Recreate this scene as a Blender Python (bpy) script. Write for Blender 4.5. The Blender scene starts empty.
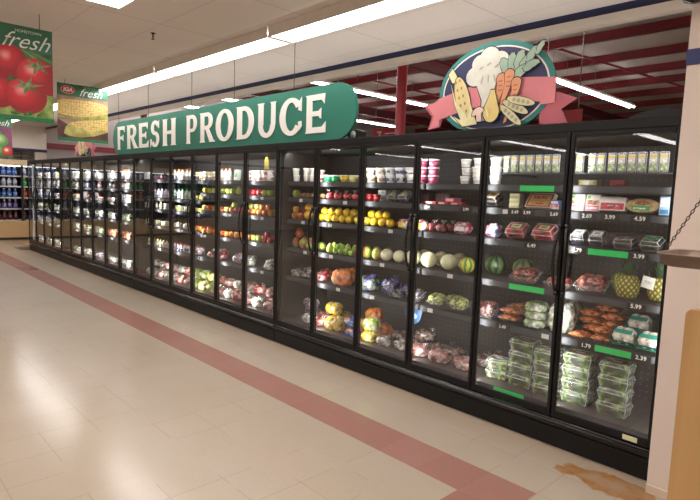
import bpy, bmesh, math, random
from collections import defaultdict
from mathutils import Vector, Matrix
from mathutils.kdtree import KDTree
random.seed(7)
PI = math.pi; _DEBUG = False
C = bpy.context.scene.collection

# ------------------------------------------------------------------ camera
YAW, PITCH, ROLL, FPX, EYE = math.radians(-46.514), math.radians(5.941), math.radians(2.026), 548.5, 1.57
_f = Vector((math.sin(YAW)*math.cos(PITCH), math.cos(YAW)*math.cos(PITCH), -math.sin(PITCH)))
_r = Vector((math.cos(YAW), -math.sin(YAW), 0)); _u = _r.cross(_f)
_c, _s = math.cos(ROLL), math.sin(ROLL)
RIGHT = _c*_r + _s*_u; UP = -_s*_r + _c*_u; FWD = _f
cd = bpy.data.cameras.new('camera'); cam = bpy.data.objects.new('camera', cd); C.objects.link(cam)
cd.sensor_width = 36; cd.lens = FPX/700*36; cd.clip_start = .02; cd.clip_end = 200
m3 = Matrix((RIGHT, UP, -FWD)).transposed()
cam.matrix_world = Matrix.Translation((0, 0, EYE)) @ m3.to_4x4()
bpy.context.scene.camera = cam

def X_at(px, Y, Z):                      # world X of the upright line seen at photo column px, at depth Y and height Z
    k = (px-350)/FPX; z = Z-EYE
    return (k*(FWD.y*Y+FWD.z*z) - RIGHT.y*Y - RIGHT.z*z)/(RIGHT.x-k*FWD.x)

# ------------------------------------------------------------------ materials
def lin(c):
    if isinstance(c, str):
        c = [int(c[i:i+2], 16)/255 for i in (0, 2, 4)]
    return tuple((v/12.92 if v <= .04045 else ((v+.055)/1.055)**2.4) for v in c[:3]) + (1,)

class NT:
    def __init__(s, name):
        s.m = bpy.data.materials.new(name); s.m.use_nodes = True
        s.t = s.m.node_tree; s.t.nodes.clear()
        s.out = s.t.nodes.new('ShaderNodeOutputMaterial')
    def n(s, typ, ins=None, **kw):
        nd = s.t.nodes.new(typ)
        for k, v in kw.items(): setattr(nd, k, v)
        for k, v in (ins or {}).items():
            if isinstance(v, bpy.types.NodeSocket): s.t.links.new(v, nd.inputs[k])
            else: nd.inputs[k].default_value = v
        return nd
    def math(s, op, a, b=0.0, c=None):
        d = {0: a, 1: b}
        if c is not None: d[2] = c
        return s.n('ShaderNodeMath', d, operation=op).outputs[0]
    def mix(s, f, a, b, blend='MIX'):
        nd = s.n('ShaderNodeMix', data_type='RGBA', blend_type=blend)
        for i, v in ((0, f), (6, a), (7, b)):
            if isinstance(v, bpy.types.NodeSocket): s.t.links.new(v, nd.inputs[i])
            else: nd.inputs[i].default_value = v
        return nd.outputs[2]
    def bsdf(s, **ins):
        names = {'rough': 'Roughness', 'metal': 'Metallic', 'color': 'Base Color', 'spec': 'Specular IOR Level', 'coat': 'Coat Weight', 'coat_rough': 'Coat Roughness', 'normal': 'Normal'}
        return s.n('ShaderNodeBsdfPrincipled', {names.get(k, k): v for k, v in ins.items()}).outputs[0]
    def done(s, sh): s.t.links.new(sh, s.out.inputs[0]); return s.m
    def obj(s): return s.n('ShaderNodeTexCoord').outputs['Object']
    def noise(s, scale, detail=2, vec=None, rough=.5):
        return s.n('ShaderNodeTexNoise', {'Vector': vec or s.obj(), 'Scale': scale, 'Detail': detail, 'Roughness': rough}).outputs[0]
    def ramp(s, f, *stops):
        nd = s.n('ShaderNodeValToRGB', {0: f}); e = nd.color_ramp.elements
        e.remove(e[1]); e[0].position = stops[0][0]; e[0].color = stops[0][1]
        for p, c in stops[1:]: el = e.new(min(1, p)); el.color = c
        return nd.outputs[0]
    def bump(s, h, strength=.3, dist=.01):
        return s.n('ShaderNodeBump', {'Height': h, 'Strength': strength, 'Distance': dist}).outputs[0]

_mc = {}
def M(name, col, rough=.5, metal=0, var=.1, scale=12, spec=.5, coat=0, bump=0, rnd=0):
    if name in _mc: return _mc[name]
    t = NT(name); c = lin(col)
    f = t.noise(scale, 3)
    a = tuple(v*(1-var) for v in c[:3])+(1,); b = tuple(min(1, v*(1+var)) for v in c[:3])+(1,)
    colr = t.ramp(f, (.3, a), (.7, b))
    if rnd:
        r = t.n('ShaderNodeObjectInfo').outputs['Random']
        hs = t.n('ShaderNodeHueSaturation', {'Color': colr, 'Hue': t.math('MULTIPLY_ADD', r, rnd*.25, .5-rnd*.125), 'Value': t.math('MULTIPLY_ADD', r, rnd, 1-rnd/2)})
        colr = hs.outputs[0]
    kw = dict(color=colr, rough=rough, metal=metal, spec=spec, coat=coat)
    if bump: kw['normal'] = t.bump(t.noise(scale*4, 4), bump)
    _mc[name] = t.done(t.bsdf(**kw)); return _mc[name]

def M2(name, c1, c2, scale=6, lo=.4, hi=.6, rough=.35, coat=.2, rnd=.15, bump=0, stretch=None):
    if name in _mc: return _mc[name]
    t = NT(name); v = t.obj()
    loc = t.n('ShaderNodeObjectInfo').outputs['Random']
    v2 = t.n('ShaderNodeVectorMath', {0: v, 1: t.n('ShaderNodeCombineXYZ', {0: t.math('MULTIPLY', loc, 37.0)}).outputs[0]}, operation='ADD').outputs[0]
    if stretch: v2 = t.n('ShaderNodeMapping', {'Vector': v2, 'Scale': stretch}).outputs[0]
    f = t.noise(scale, 3, v2)
    colr = t.ramp(f, (lo, lin(c1)), (hi, lin(c2)))
    hs = t.n('ShaderNodeHueSaturation', {'Color': colr, 'Value': t.math('MULTIPLY_ADD', loc, rnd*2, 1-rnd)})
    kw = dict(color=hs.outputs[0], rough=rough, coat=coat)
    if bump: kw['normal'] = t.bump(t.noise(scale*12, 3), bump)
    _mc[name] = t.done(t.bsdf(**kw)); return _mc[name]

def MEMIT(name, col, strength):
    if name in _mc: return _mc[name]
    t = NT(name); f = t.noise(3)
    c = lin(col); col2 = t.ramp(f, (.3, tuple(v*.97 for v in c[:3])+(1,)), (.7, c))
    _mc[name] = t.done(t.n('ShaderNodeEmission', {'Color': col2, 'Strength': strength}).outputs[0]); return _mc[name]

def MFILM(name, tint='ffffff', base=.12, rim=.6, rough=.12, body='ffffff', wrinkle=0):
    if name in _mc: return _mc[name]
    t = NT(name)
    lw = t.n('ShaderNodeLayerWeight', {'Blend': .5}).outputs['Facing']
    fac = t.math('MULTIPLY_ADD', t.math('POWER', lw, 2.5), rim, base)
    nz = t.noise(30, 2)
    fac = t.math('MULTIPLY', fac, t.math('MULTIPLY_ADD', nz, .8, .6))
    kw = dict(color=lin(body), rough=rough, spec=.8)
    if wrinkle: kw['normal'] = t.bump(t.noise(60, 3), wrinkle)
    tr = t.n('ShaderNodeBsdfTransparent', {0: lin(tint)}).outputs[0]
    mx = t.n('ShaderNodeMixShader', {0: fac, 1: tr, 2: t.bsdf(**kw)}).outputs[0]
    _mc[name] = t.done(mx); return _mc[name]

def MGLASS():
    t = NT('door_glass')
    lw = t.n('ShaderNodeLayerWeight', {'Blend': .5}).outputs['Facing']
    fac = t.math('MULTIPLY_ADD', t.math('POWER', lw, 3.4), .80, .075)
    sm = t.noise(1.4, 3)
    rgh = t.math('MULTIPLY_ADD', sm, .03, .0)
    tr = t.n('ShaderNodeBsdfTransparent', {0: (.93, .94, .93, 1)}).outputs[0]
    gl = t.n('ShaderNodeBsdfGlossy', {'Color': (.95, .96, .96, 1), 'Roughness': rgh}).outputs[0]
    return t.done(t.n('ShaderNodeMixShader', {0: fac, 1: tr, 2: gl}).outputs[0])

def MATTR(name, rough=.3, coat=.5, bump=.25, film=0.0):     # colours of the single fruits pressed against a bag, kept in the mesh with painted crevice shade
    if name in _mc: return _mc[name]
    t = NT(name)
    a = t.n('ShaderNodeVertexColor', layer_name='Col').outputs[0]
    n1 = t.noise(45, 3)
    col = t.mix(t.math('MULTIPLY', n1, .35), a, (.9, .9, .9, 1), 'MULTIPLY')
    if film:
        st = t.ramp(t.n('ShaderNodeTexNoise', {'Vector': t.obj(), 'Scale': 22.0, 'Detail': 3.0, 'Distortion': 1.5}).outputs[0], (.52, (0, 0, 0, 1)), (.66, (1, 1, 1, 1)))
        col = t.mix(t.math('MULTIPLY', st, film), col, (.85, .85, .85, 1))
    kw = dict(color=col, rough=rough, coat=coat, coat_rough=.08, normal=t.bump(t.noise(38, 4), bump, .02))
    _mc[name] = t.done(t.bsdf(**kw)); return _mc[name]

BLACK = M('black_metal', '0b0a0a', .45, .0, .15, 6, spec=.3)
BLACKG = M('black_gloss', '100e0e', .25, .0, .15, 6, coat=.25)
INNER = M('case_interior', '2c2a28', .5, 0, .15, 3)
DECK = M('deck_grey', '5a5752', .42, .2, .12, 8)
CHAN = M('price_channel', '3e4045', .75, .0, .1, 10)
WHITE_TXT = M('white_print', 'f4f4f0', .5, 0, .03)
GREENSTRIP = M('green_strip', '1fd36a', .45, 0, .05)
CHROME = M('steel_wire', 'c8c8c8', .25, .9, .05)
CLEAR = MFILM('clear_plastic', base=.05, rim=.6)
CLEARDARK = MFILM('smoky_plastic', tint='8f8f8f', base=.12, rim=.6)
GLASS = MGLASS()
BAGM = MATTR('fruit_bag_film', .25, .7, .35, .28)
BAGCLR = MATTR('crinkled_clear_bag', .25, .6, .4, .4)
NETM = MATTR('net_bag', .45, .2, .3, .12)
FILL = MATTR('loose_filling', .3, .5, .3)
FILM = MFILM('clear_film', base=.12, rim=.5, rough=.08, wrinkle=.6)

# ------------------------------------------------------------------ mesh building
class MB:
    def __init__(s): s.v = []; s.f = []; s.mi = []; s.sm = []; s.cur = 0; s.cols = None
    def add(s, vs, fs, smooth=False):
        b = len(s.v); s.v += [tuple(v) for v in vs]
        for f in fs: s.f.append([b+i for i in f]); s.mi.append(s.cur); s.sm.append(smooth)
        return s
    def box(s, x0, x1, y0, y1, z0, z1, bev=0):
        if bev <= 0:
            vs = [(x, y, z) for z in (z0, z1) for y in (y0, y1) for x in (x0, x1)]
            return s.add(vs, [(0, 2, 3, 1), (4, 5, 7, 6), (0, 1, 5, 4), (2, 6, 7, 3), (0, 4, 6, 2), (1, 3, 7, 5)])
        bm = bmesh.new(); bmesh.ops.create_cube(bm, size=1)
        for v in bm.verts: v.co = Vector(((x0+x1)/2+v.co.x*(x1-x0), (y0+y1)/2+v.co.y*(y1-y0), (z0+z1)/2+v.co.z*(z1-z0)))
        bmesh.ops.bevel(bm, geom=bm.edges[:], offset=bev, segments=2, profile=.5, affect='EDGES')
        bm.verts.index_update(); s.add([v.co for v in bm.verts], [[v.index for v in f.verts] for f in bm.faces]); bm.free(); return s
    def taper(s, w0, d0, w1, d1, z0, z1, x=0, y=0, bot=True, top=True):
        vs = [(x+sx*w/2, y+sy*d/2, z) for (w, d, z) in ((w0, d0, z0), (w1, d1, z1)) for (sx, sy) in ((-1, -1), (1, -1), (1, 1), (-1, 1))]
        fs = [(0, 1, 5, 4), (1, 2, 6, 5), (2, 3, 7, 6), (3, 0, 4, 7)]
        if bot: fs.append((3, 2, 1, 0))
        if top: fs.append((4, 5, 6, 7))
        return s.add(vs, fs)
    def lathe(s, prof, seg=20, x=0, y=0, z=0, smooth=True):
        vs = []; fs = []
        for r, h in prof:
            for k in range(seg): a = 2*PI*k/seg; vs.append((x+r*math.cos(a), y+r*math.sin(a), z+h))
        for i in range(len(prof)-1):
            for k in range(seg): k2 = (k+1) % seg; fs.append((i*seg+k, i*seg+k2, (i+1)*seg+k2, (i+1)*seg+k))
        fs.append(tuple(range(seg-1, -1, -1))); fs.append(tuple((len(prof)-1)*seg+k for k in range(seg)))
        return s.add(vs, fs, smooth)
    def tube(s, path, r, seg=8, smooth=True):
        path = [Vector(p) for p in path]; vs = []; fs = []; n = len(path)
        up = None
        for i, p in enumerate(path):
            d = (path[min(i+1, n-1)]-path[max(i-1, 0)]).normalized()
            if up is None: up = Vector((0, 0, 1)) if abs(d.z) < .9 else Vector((1, 0, 0))
            a = d.cross(up).normalized(); b = a.cross(d).normalized(); up = b
            rr = r[i] if isinstance(r, (list, tuple)) else r
            for k in range(seg): t = 2*PI*k/seg; vs.append(p+a*rr*math.cos(t)+b*rr*math.sin(t))
        for i in range(n-1):
            for k in range(seg): k2 = (k+1) % seg; fs.append((i*seg+k, i*seg+k2, (i+1)*seg+k2, (i+1)*seg+k))
        fs.append(tuple(range(seg-1, -1, -1))); fs.append(tuple((n-1)*seg+k for k in range(seg)))
        return s.add(vs, fs, smooth)
    def flat(s, pts, y=0, t=0):           # polygon in the XZ plane facing -Y, optionally with thickness t behind it
        n = len(pts)
        if t == 0: return s.add([(p[0], y, p[1]) for p in pts], [tuple(range(n))])
        vs = [(p[0], y, p[1]) for p in pts]+[(p[0], y+t, p[1]) for p in pts]
        fs = [tuple(range(n)), tuple(range(2*n-1, n-1, -1))]+[(i, i+n, (i+1) % n+n, (i+1) % n) for i in range(n)]
        return s.add(vs, fs)
    def build(s, name, mats, parent=None, label=None):
        me = bpy.data.meshes.new(name); me.from_pydata(s.v, [], s.f)
        if not isinstance(mats, (list, tuple)): mats = [mats]
        for m in mats: me.materials.append(m)
        me.polygons.foreach_set('material_index', s.mi); me.polygons.foreach_set('use_smooth', s.sm)
        if s.cols:
            ca = me.color_attributes.new('Col', 'FLOAT_COLOR', 'POINT')
            ca.data.foreach_set('color', [c for col in s.cols for c in col])
        bm = bmesh.new(); bm.from_mesh(me); bmesh.ops.recalc_face_normals(bm, faces=bm.faces); bm.to_mesh(me); bm.free()
        me.update()
        o = bpy.data.objects.new(name, me); C.objects.link(o)
        if parent: o.parent = parent
        if label: o['label'] = label
        return o

def tag(o, label, cat, group=None, kind=None):
    if label: o['label'] = label
    if cat: o['category'] = cat
    if group: o['group'] = group
    if kind: o['kind'] = kind
    return o
def empty(name, loc=(0, 0, 0), rz=0):
    o = bpy.data.objects.new(name, None); C.objects.link(o); o.location = loc; o.rotation_euler = (0, 0, rz)
    o.empty_display_size = .1; return o
def structure(o): o['kind'] = 'structure'; return o
_kids = {}
def copy_tree(o, parent=None):
    c = o.copy(); C.objects.link(c); c.parent = parent
    for ch in (_kids[o.name] if o.name in _kids else o.children): copy_tree(ch, c)
    return c

def text(body, size, mat, name, parent=None, loc=(0, 0, 0), shear=0, ext=.0, align='CENTER', bold=0, rz=0, spacing=1):
    cu = bpy.data.curves.new('lettering', 'FONT'); cu.body = body; cu.size = size; cu.shear = shear; cu.extrude = ext
    cu.align_x = align; cu.align_y = 'CENTER'; cu.offset = bold; cu.space_character = spacing; cu.resolution_u = 3
    t = bpy.data.objects.new('lettering', cu); C.objects.link(t)
    dg = bpy.context.evaluated_depsgraph_get()
    me = bpy.data.meshes.new_from_object(t.evaluated_get(dg))
    bpy.data.objects.remove(t); bpy.data.curves.remove(cu)
    me.transform(Matrix.Rotation(PI/2, 4, 'X'))        # stands upright, faces -Y
    me.materials.clear(); me.materials.append(mat)
    o = bpy.data.objects.new(name, me); C.objects.link(o); o.parent = parent; o.location = loc; o.rotation_euler.z = rz
    return o

def ellipse(cx, cz, rx, rz, n=28, rot=0, a0=0, a1=2*PI):
    out = []
    for k in range(n):
        a = a0+(a1-a0)*k/(n if abs(a1-a0-2*PI) < 1e-6 else n-1); x, z = rx*math.cos(a), rz*math.sin(a)
        out.append((cx+x*math.cos(rot)-z*math.sin(rot), cz+x*math.sin(rot)+z*math.cos(rot)))
    return out

def lumpy(w, d, h, r, cols, seed, n=None, flatbase=.25, nu=64, nv=36, amp=1.0, jit=.22, p=2.4):
    """one closed lumpy skin, as film or a heap pressed over round things; a colour for each lump, crevice shade painted in"""
    rg = random.Random(seed); mb = MB(); cols = [lin(c) for c in cols]
    def surf(u, v, k=1.0):
        cu, su, cv, sv = math.cos(u), math.sin(u), math.cos(v), math.sin(v)
        e = 2/p; g = lambda t: math.copysign(abs(t)**e, t)
        return Vector((w/2*k*g(cv)*g(cu), d/2*k*g(cv)*g(su), h/2*k*g(sv)))
    if n is None: n = int(1.65*(w*d+w*h+d*h)/(PI*r*r))
    n = max(6, min(n, 300))
    cen = []
    for i in range(n):
        t = (i+.5)/n; v = math.asin(2*t-1); u = i*2.39996+rg.uniform(-.25, .25)
        c = surf(u, v, 1)
        L = max(.001, c.length); c *= max(.2, (L-r)/L)
        k = rg.choice(cols); j = 1+rg.uniform(-jit, jit)
        cen.append((c, (k[0]*j, k[1]*j, k[2]*j, 1)))
    kd = KDTree(len(cen))
    for i_, (c, k) in enumerate(cen): kd.insert(c, i_)
    kd.balance()
    vs = []; cl = []
    for j in range(nv+1):
        v = -PI/2+PI*j/nv
        for i in range(nu):
            q = surf(2*PI*i/nu, v); _, ix, bd = kd.find(q)
            c, k = cen[ix]
            dirv = (q-c).normalized() if bd > 1e-6 else Vector((0, 0, 1))
            t = c+dirv*r
            q2 = q.lerp(t, amp*.85)
            shade = 1.1 if bd < r*1.03 else max(.28, 1.1-(bd/r-1.03)*2.6)  # shade between the lumps, painted into the vertex colour
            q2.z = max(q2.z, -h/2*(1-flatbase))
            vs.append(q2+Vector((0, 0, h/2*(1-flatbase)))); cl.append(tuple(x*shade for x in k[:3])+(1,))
    fs = [(j*nu+i, j*nu+(i+1) % nu, (j+1)*nu+(i+1) % nu, (j+1)*nu+i) for j in range(nv) for i in range(nu)]
    mb.add(vs, fs, True); mb.cols = cl
    return mb

# ================================================================== THE SETTING
CEIL, XL, YF, ZROOF = 3.05, -16.95, 4.36, 5.2

def floor_mat():
    t = NT('vinyl_tile_floor'); v = t.obj(); s = t.n('ShaderNodeSeparateXYZ', {0: v}); x, y = s.outputs[0], s.outputs[1]
    T = .3
    gx = t.math('DIVIDE', t.math('ADD', x, 1.607+60*T), T); gy = t.math('DIVIDE', t.math('ADD', y, -2.385+60*T), T)
    ix, iy = t.math('FLOOR', gx), t.math('FLOOR', gy)
    fx, fy = t.math('FRACT', gx), t.math('FRACT', gy)
    cell = t.n('ShaderNodeTexWhiteNoise', {'Vector': t.n('ShaderNodeCombineXYZ', {0: ix, 1: iy}).outputs[0]}, noise_dimensions='2D').outputs[0]
    big = t.noise(.5, 3); fine = t.noise(55, 4, rough=.7)
    a = t.ramp(big, (.3, lin('b1a292')), (.7, lin('bdae9e')))
    a = t.mix(t.math('MULTIPLY', cell, .16), a, lin('a89986'))
    a = t.mix(t.math('MULTIPLY', t.math('GREATER_THAN', fine, .58), .13), a, lin('978876'))
    red = t.mix(t.math('MULTIPLY', cell, .5), lin('9f7368'), lin('a87c71'))
    red = t.mix(t.math('MULTIPLY', t.math('GREATER_THAN', fine, .57), .2), red, lin('b48c80'))
    def band(val, lo, hi): return t.math('MULTIPLY', t.math('GREATER_THAN', val, lo), t.math('LESS_THAN', val, hi))
    m1 = t.math('MULTIPLY', band(y, 2.385, 2.685), t.math('LESS_THAN', x, -1.311))
    m2 = t.math('MULTIPLY', band(x, -1.609, -1.311), t.math('LESS_THAN', y, 2.685))
    # a strip of the same red tile in the open floor of the far end
    col = t.mix(t.math('MAXIMUM', m1, m2), a, red)
    # joints, some of them worn shut
    def edge(f): return t.math('GREATER_THAN', t.math('ABSOLUTE', t.math('SUBTRACT', f, .5)), .4935)
    open_ = t.math('MULTIPLY', t.math('GREATER_THAN', t.noise(1.3, 2), .5), .38)
    jm = t.math('MULTIPLY', t.math('MAXIMUM', edge(fx), edge(fy)), open_)
    col = t.mix(jm, col, lin('7d6852'))
    # rust stain at the foot of the case
    dx = t.math('DIVIDE', t.math('ADD', x, 1.10), .27); dy = t.math('DIVIDE', t.math('ADD', y, -3.10), .125)
    rr = t.math('SQRT', t.math('ADD', t.math('MULTIPLY', dx, dx), t.math('MULTIPLY', dy, dy)))
    rr = t.math('ADD', rr, t.math('MULTIPLY', t.math('SUBTRACT', t.noise(7, 4), .5), 1.5))
    sm = t.ramp(rr, (.2, (.55, .55, .55, 1)), (.6, (.8, .8, .8, 1)), (.84, (.95, .95, .95, 1)), (.999, (0, 0, 0, 1)))
    sm = t.math('MULTIPLY', sm, t.math('MULTIPLY_ADD', t.noise(12, 4), 1.1, .3))
    col = t.mix(sm, col, lin('a0661c'))
    # dirt line along the kick plate
    dk = t.math('MULTIPLY', t.math('SMOOTHSTEP' if False else 'GREATER_THAN', y, 3.05), t.math('MULTIPLY', t.math('SUBTRACT', y, 3.0), .9))
    col = t.mix(t.math('MINIMUM', dk, .4), col, lin('8d7040'))
    rg = .20
    return t.done(t.bsdf(color=col, rough=rg, spec=.5, normal=t.bump(t.noise(2.2, 2), .06, .02)))

def ceil_mat():
    t = NT('ceiling_tile'); s = t.n('ShaderNodeSeparateXYZ', {0: t.obj()}); x, y = s.outputs[0], s.outputs[1]
    fx = t.math('FRACT', t.math('DIVIDE', t.math('ADD', x, 5.005+61), 1.2194)); fy = t.math('FRACT', t.math('DIVIDE', t.math('ADD', y, 30.05), .61))
    e = t.math('MAXIMUM', t.math('GREATER_THAN', t.math('ABSOLUTE', t.math('SUBTRACT', fx, .5)), .4955), t.math('MULTIPLY', t.math('GREATER_THAN', t.math('ABSOLUTE', t.math('SUBTRACT', fy, .5)), .489), .5))
    fine = t.noise(60, 3)
    col = t.ramp(t.noise(.8, 3), (.3, lin('dbd1c9')), (.7, lin('e3d9d1')))
    col = t.mix(t.math('MULTIPLY', t.math('GREATER_THAN', fine, .6), .08), col, lin('8f8478'))
    col = t.mix(t.math('MULTIPLY', e, .45), col, lin('8a8078'))
    return t.done(t.bsdf(color=col, rough=.9, spec=.1))

structure(MB().box(-24, 6, -12.2, 26, -.06, 0).build('floor', floor_mat()))
structure(MB().box(XL-.9, 6, -12.2, YF, CEIL, CEIL+.08).build('ceiling', ceil_mat()))
WALLW = M('painted_wall_white', 'd9c9bd', .6, 0, .05, 2)
GREYW = M('painted_wall_grey', 'a39a98', .7, 0, .05, 2)
BLUEB = M('blue_band_paint', '20254e', .5, 0, .08, 3)
REDB = M('red_steel_paint', '7c2028', .45, 0, .12, 2)
REDD = M('dark_red_paint', '5d1c22', .5, 0, .12, 2)
TRIMW = M('trim_white', 'cbbfb2', .55, 0, .05, 3)
structure(MB().box(XL-.9, 6, YF, YF+.05, 2.985, CEIL+.08).build('trim_1', BLUEB))              # blue band of the soffit edge
structure(MB().box(XL-.9, 6, YF-.02, YF+.06, 2.915, 2.985).build('trim_2', TRIMW))
structure(MB().box(XL-.9, 6, YF+.05, YF+.12, CEIL+.0, ZROOF).build('wall_soffit', GREYW))
structure(MB().box(-24, 6, YF+.12, 26, ZROOF, ZROOF+.08).build('roof', M('roof_deck_grey', 'b0a8a4', .7, 0, .1, 1)))
structure(MB().box(-24, 6, 26, 26.1, 0, ZROOF).build('wall_back', GREYW))
structure(MB().box(6, 6.1, -12.2, 26, 0, ZROOF).build('wall_right', WALLW))
structure(MB().box(-24, 6, -12.3, -12.2, 0, CEIL).build('wall_front', WALLW))
structure(MB().box(XL-1.0, XL-.9, -12.2, YF, 0, CEIL).build('wall_left', WALLW))
w = MB().box(-20.1, -20, YF, 26, 0, ZROOF); w.build('wall_left_rear', GREYW)['kind'] = 'structure'
structure(MB().box(-20, -19.97, YF+.2, 26, 2.66, 2.84).build('trim_3', REDB))                    # red stripe on the grey wall
# white pillar wall at the end of the case run, with its blue band and base board
structure(MB().box(-.925, 2.4, 3.17, 4.3, 0, CEIL).build('wall_pillar', WALLW))
structure(MB().box(-.929, 2.404, 3.164, 4.3, 2.268, 2.345).build('trim_4', M('blue_band_light', '252d62', .5, 0, .06, 3)))
structure(MB().box(-.927, 2.402, 3.163, 4.3, 0, .05, .003).build('baseboard_pillar', M('baseboard_cream', 'cdbba6', .5, 0, .08, 4)))
# soffit box above the far coolers
structure(MB().box(XL-.9, XL+.08, -6.5, YF+.02, 2.44, CEIL).build('wall_cooler_soffit', M('soffit_white', 'e2dad0', .6, 0, .04, 2)))
structure(MB().box(XL-.02, XL+.085, -6.5, YF+.025, 2.375, 2.45).build('trim_5', BLUEB))
structure(MB().box(XL-.6, XL+.06, 4.10, YF+.02, 2.15, 2.375).build('trim_6', TRIMW))
# open red steel roof behind the soffit
for y in (12.2, 14.15, 15.85, 17.4, 19.2, 21.2, 23.6):
    b = MB().box(-20, 6, y, y+.07, ZROOF-.2, ZROOF).box(-20, 6, y-.04, y+.07, ZROOF-.2, ZROOF-.185)
    structure(b.build('roof_beam', REDB))
for y in (6.4, 8.4, 10.3):
    structure(MB().box(-20, 6, y, y+.07, ZROOF-.15, ZROOF).build('roof_beam', REDB))
for x in (-8.9, -15.6, -2.4):
    b = MB().box(x-.1, x+.1, 5.2, 25.5, ZROOF-.58, ZROOF-.55).box(x-.015, x+.015, 5.2, 25.5, ZROOF-.56, ZROOF-.27).box(x-.1, x+.1, 5.2, 25.5, ZROOF-.29, ZROOF-.265)
    structure(b.build('roof_beam', REDD))
for x0, x1 in ((-6.6, -4.0), (-12.6, -10.2)):
    b = MB().tube([(x0, 12, ZROOF-.05), (x1, 19, ZROOF-.75)], .03)
    structure(b.build('roof_beam', REDB))
structure(MB().lathe([(.085, 0), (.085, .04), (.062, .05), (.062, ZROOF-.3), (.1, ZROOF-.28), (.1, ZROOF-.27)], 20, -4.52, 5.05).build('column', M('red_column_paint', 'a3222c', .4, 0, .08, 3)))
structure(MB().lathe([(.085, 0), (.07, .05), (.07, ZROOF-.3), (.1, ZROOF-.27)], 20, -12.0, 5.05).build('column', REDB))

# ------------------------------------------------------------------ ceiling lights
TUBE = MEMIT('lit_tube', 'fffaf6', 12.0)
TUBE2 = MEMIT('lit_tube_high', 'fff6f2', 28.0)
HOUS = M('light_housing', 'd8d2c8', .5, 0, .04)
ORD = ['first', 'second', 'third', 'fourth', 'fifth', 'sixth', 'seventh', 'eighth', 'ninth', 'tenth', 'eleventh', 'twelfth', 'thirteenth', 'fourteenth', 'fifteenth', 'sixteenth', 'seventeenth', 'eighteenth', 'nineteenth', 'twentieth', 'twenty-first', 'twenty-second', 'twenty-third', 'twenty-fourth']
def make_light(L, em, hang=0):
    r = empty('ceiling_light')
    h = MB().box(-L/2, L/2, -.07, .07, .0, .06) if hang else MB().box(-L/2, L/2, -.135, .135, .028, .06).box(-L/2, L/2, -.135, -.127, -.034, .03).box(-L/2, L/2, .127, .135, -.034, .03)
    h.build('housing', HOUS, r)
    d = MB()
    if hang: d.tube([(-L/2+.03, -.06, -.03), (L/2-.03, -.06, -.03)], .022, 10).tube([(-L/2+.03, .06, -.03), (L/2-.03, .06, -.03)], .022, 10)
    else: d.box(-L/2+.03, L/2-.03, -.125, .125, -.03, .026, .004)
    d.build('diffuser', em, r)
    for s in (-1, 1): MB().box(s*(L/2-.012)-.014, s*(L/2-.012)+.014, -.12, .12, -.03, .0).build('end_cap', HOUS, r)
    if hang:
        for s in (-1, 1): MB().tube([(s*L*.35, 0, .06), (s*L*.35, 0, .06+hang)], .006, 6).build('hanger', CHROME, r)
    return r
la = make_light(2.40, TUBE)
lb = make_light(2.40, TUBE2, ZROOF-4.62)
lc = make_light(2.40, TUBE, 0)
def put_light(p, loc, rz, label, group):
    o = copy_tree(p); o.location = loc; o.rotation_euler.z = rz; tag(o, label, 'ceiling light', group)
x = -15.21; i = 0
while x < -1.0 and x < -2:
    put_light(la, (x, 3.10, CEIL-.062), 0, f'white fluorescent fixture over the cases, {ORD[i]} in line from the far wall', 'ceiling lights in line with the cases'); x += 2.42; i += 1
x = -4.60+1.2; i = 0
while x < 4:
    put_light(la, (x, 1.60, CEIL-.062), 0, f'white fluorescent fixture above the open floor, {ORD[i]} in line from the tomato sign', 'ceiling lights above the open floor'); x += 2.42; i += 1
for xx in (-13.5, -10.2, -7.3, -4.2, -1.0, 2.2):
    for k in range(3):
        put_light(lc, (xx, -4.2-2.42*k, CEIL-.062), PI/2, 'white fluorescent fixture on the ceiling of the aisle seen in the door glass', 'ceiling lights of the opposite aisle')
for yy in (-.9, -3.0):  # unseen fixture rows, added for more bounce light on the ceiling
    for k in range(7):
        put_light(lc, (-14.2+2.9*k, yy, CEIL-.062), 0, 'added white fluorescent fixture out of view on the ceiling of the open sales floor', 'added ceiling lights of the open sales floor')
for li, (xx, ys) in enumerate(((-6.75, range(-2, 3)), (-11.9, range(-2, 3)), (-16.6, range(-2, 3)), (-1.6, range(-2, 3)), (-19.3, range(-2, 2)))):
    nm = ['beside the oval sign', 'in line with the red column', 'over the end of the green sign', 'above the white wall', 'next to the grey wall'][li]
    for k in ys:
        put_light(lb, (xx, 12.2+2.44*k, 4.56), PI/2, f'long hanging fluorescent light {nm}, {ORD[k+2]} in its line', 'hanging lights under the red roof')

# area lamps do part of the work of the unseen rest of the store
def area(loc, sx, sy, power, rot=(0, 0, 0), col=(1, .95, .88)):
    l = bpy.data.lights.new('lamp', 'AREA'); l.shape = 'RECTANGLE'; l.size = sx; l.size_y = sy; l.energy = power; l.color = col
    o = bpy.data.objects.new('lamp', l); C.objects.link(o); o.location = loc; o.rotation_euler = rot; return o
wd = bpy.data.worlds.new('world'); bpy.context.scene.world = wd; wd.use_nodes = True
wd.node_tree.nodes['Background'].inputs[0].default_value = (.5, .47, .45, 1); wd.node_tree.nodes['Background'].inputs[1].default_value = .05

# sprinkler head
sp = empty('ceiling_sprinkler', (-5.378, 2.356, CEIL)); sp.scale = (.72, .72, .72); tag(sp, 'small dark sprinkler head hanging from the drop ceiling', 'sprinkler')
MB().lathe([(.035, -.006), (.035, 0)], 16).build('escutcheon', BLACKG, sp)
MB().lathe([(.01, -.06), (.012, -.005)], 10).tube([(-.016, 0, -.03), (-.016, 0, -.066), (0, 0, -.078), (.016, 0, -.066), (.016, 0, -.03), (-.016, 0, -.03)], .004, 6).build('sprinkler_body', BLACKG, sp)
MB().lathe([(.024, -.085), (.024, -.08)], 12).build('deflector', BLACKG, sp)

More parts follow.
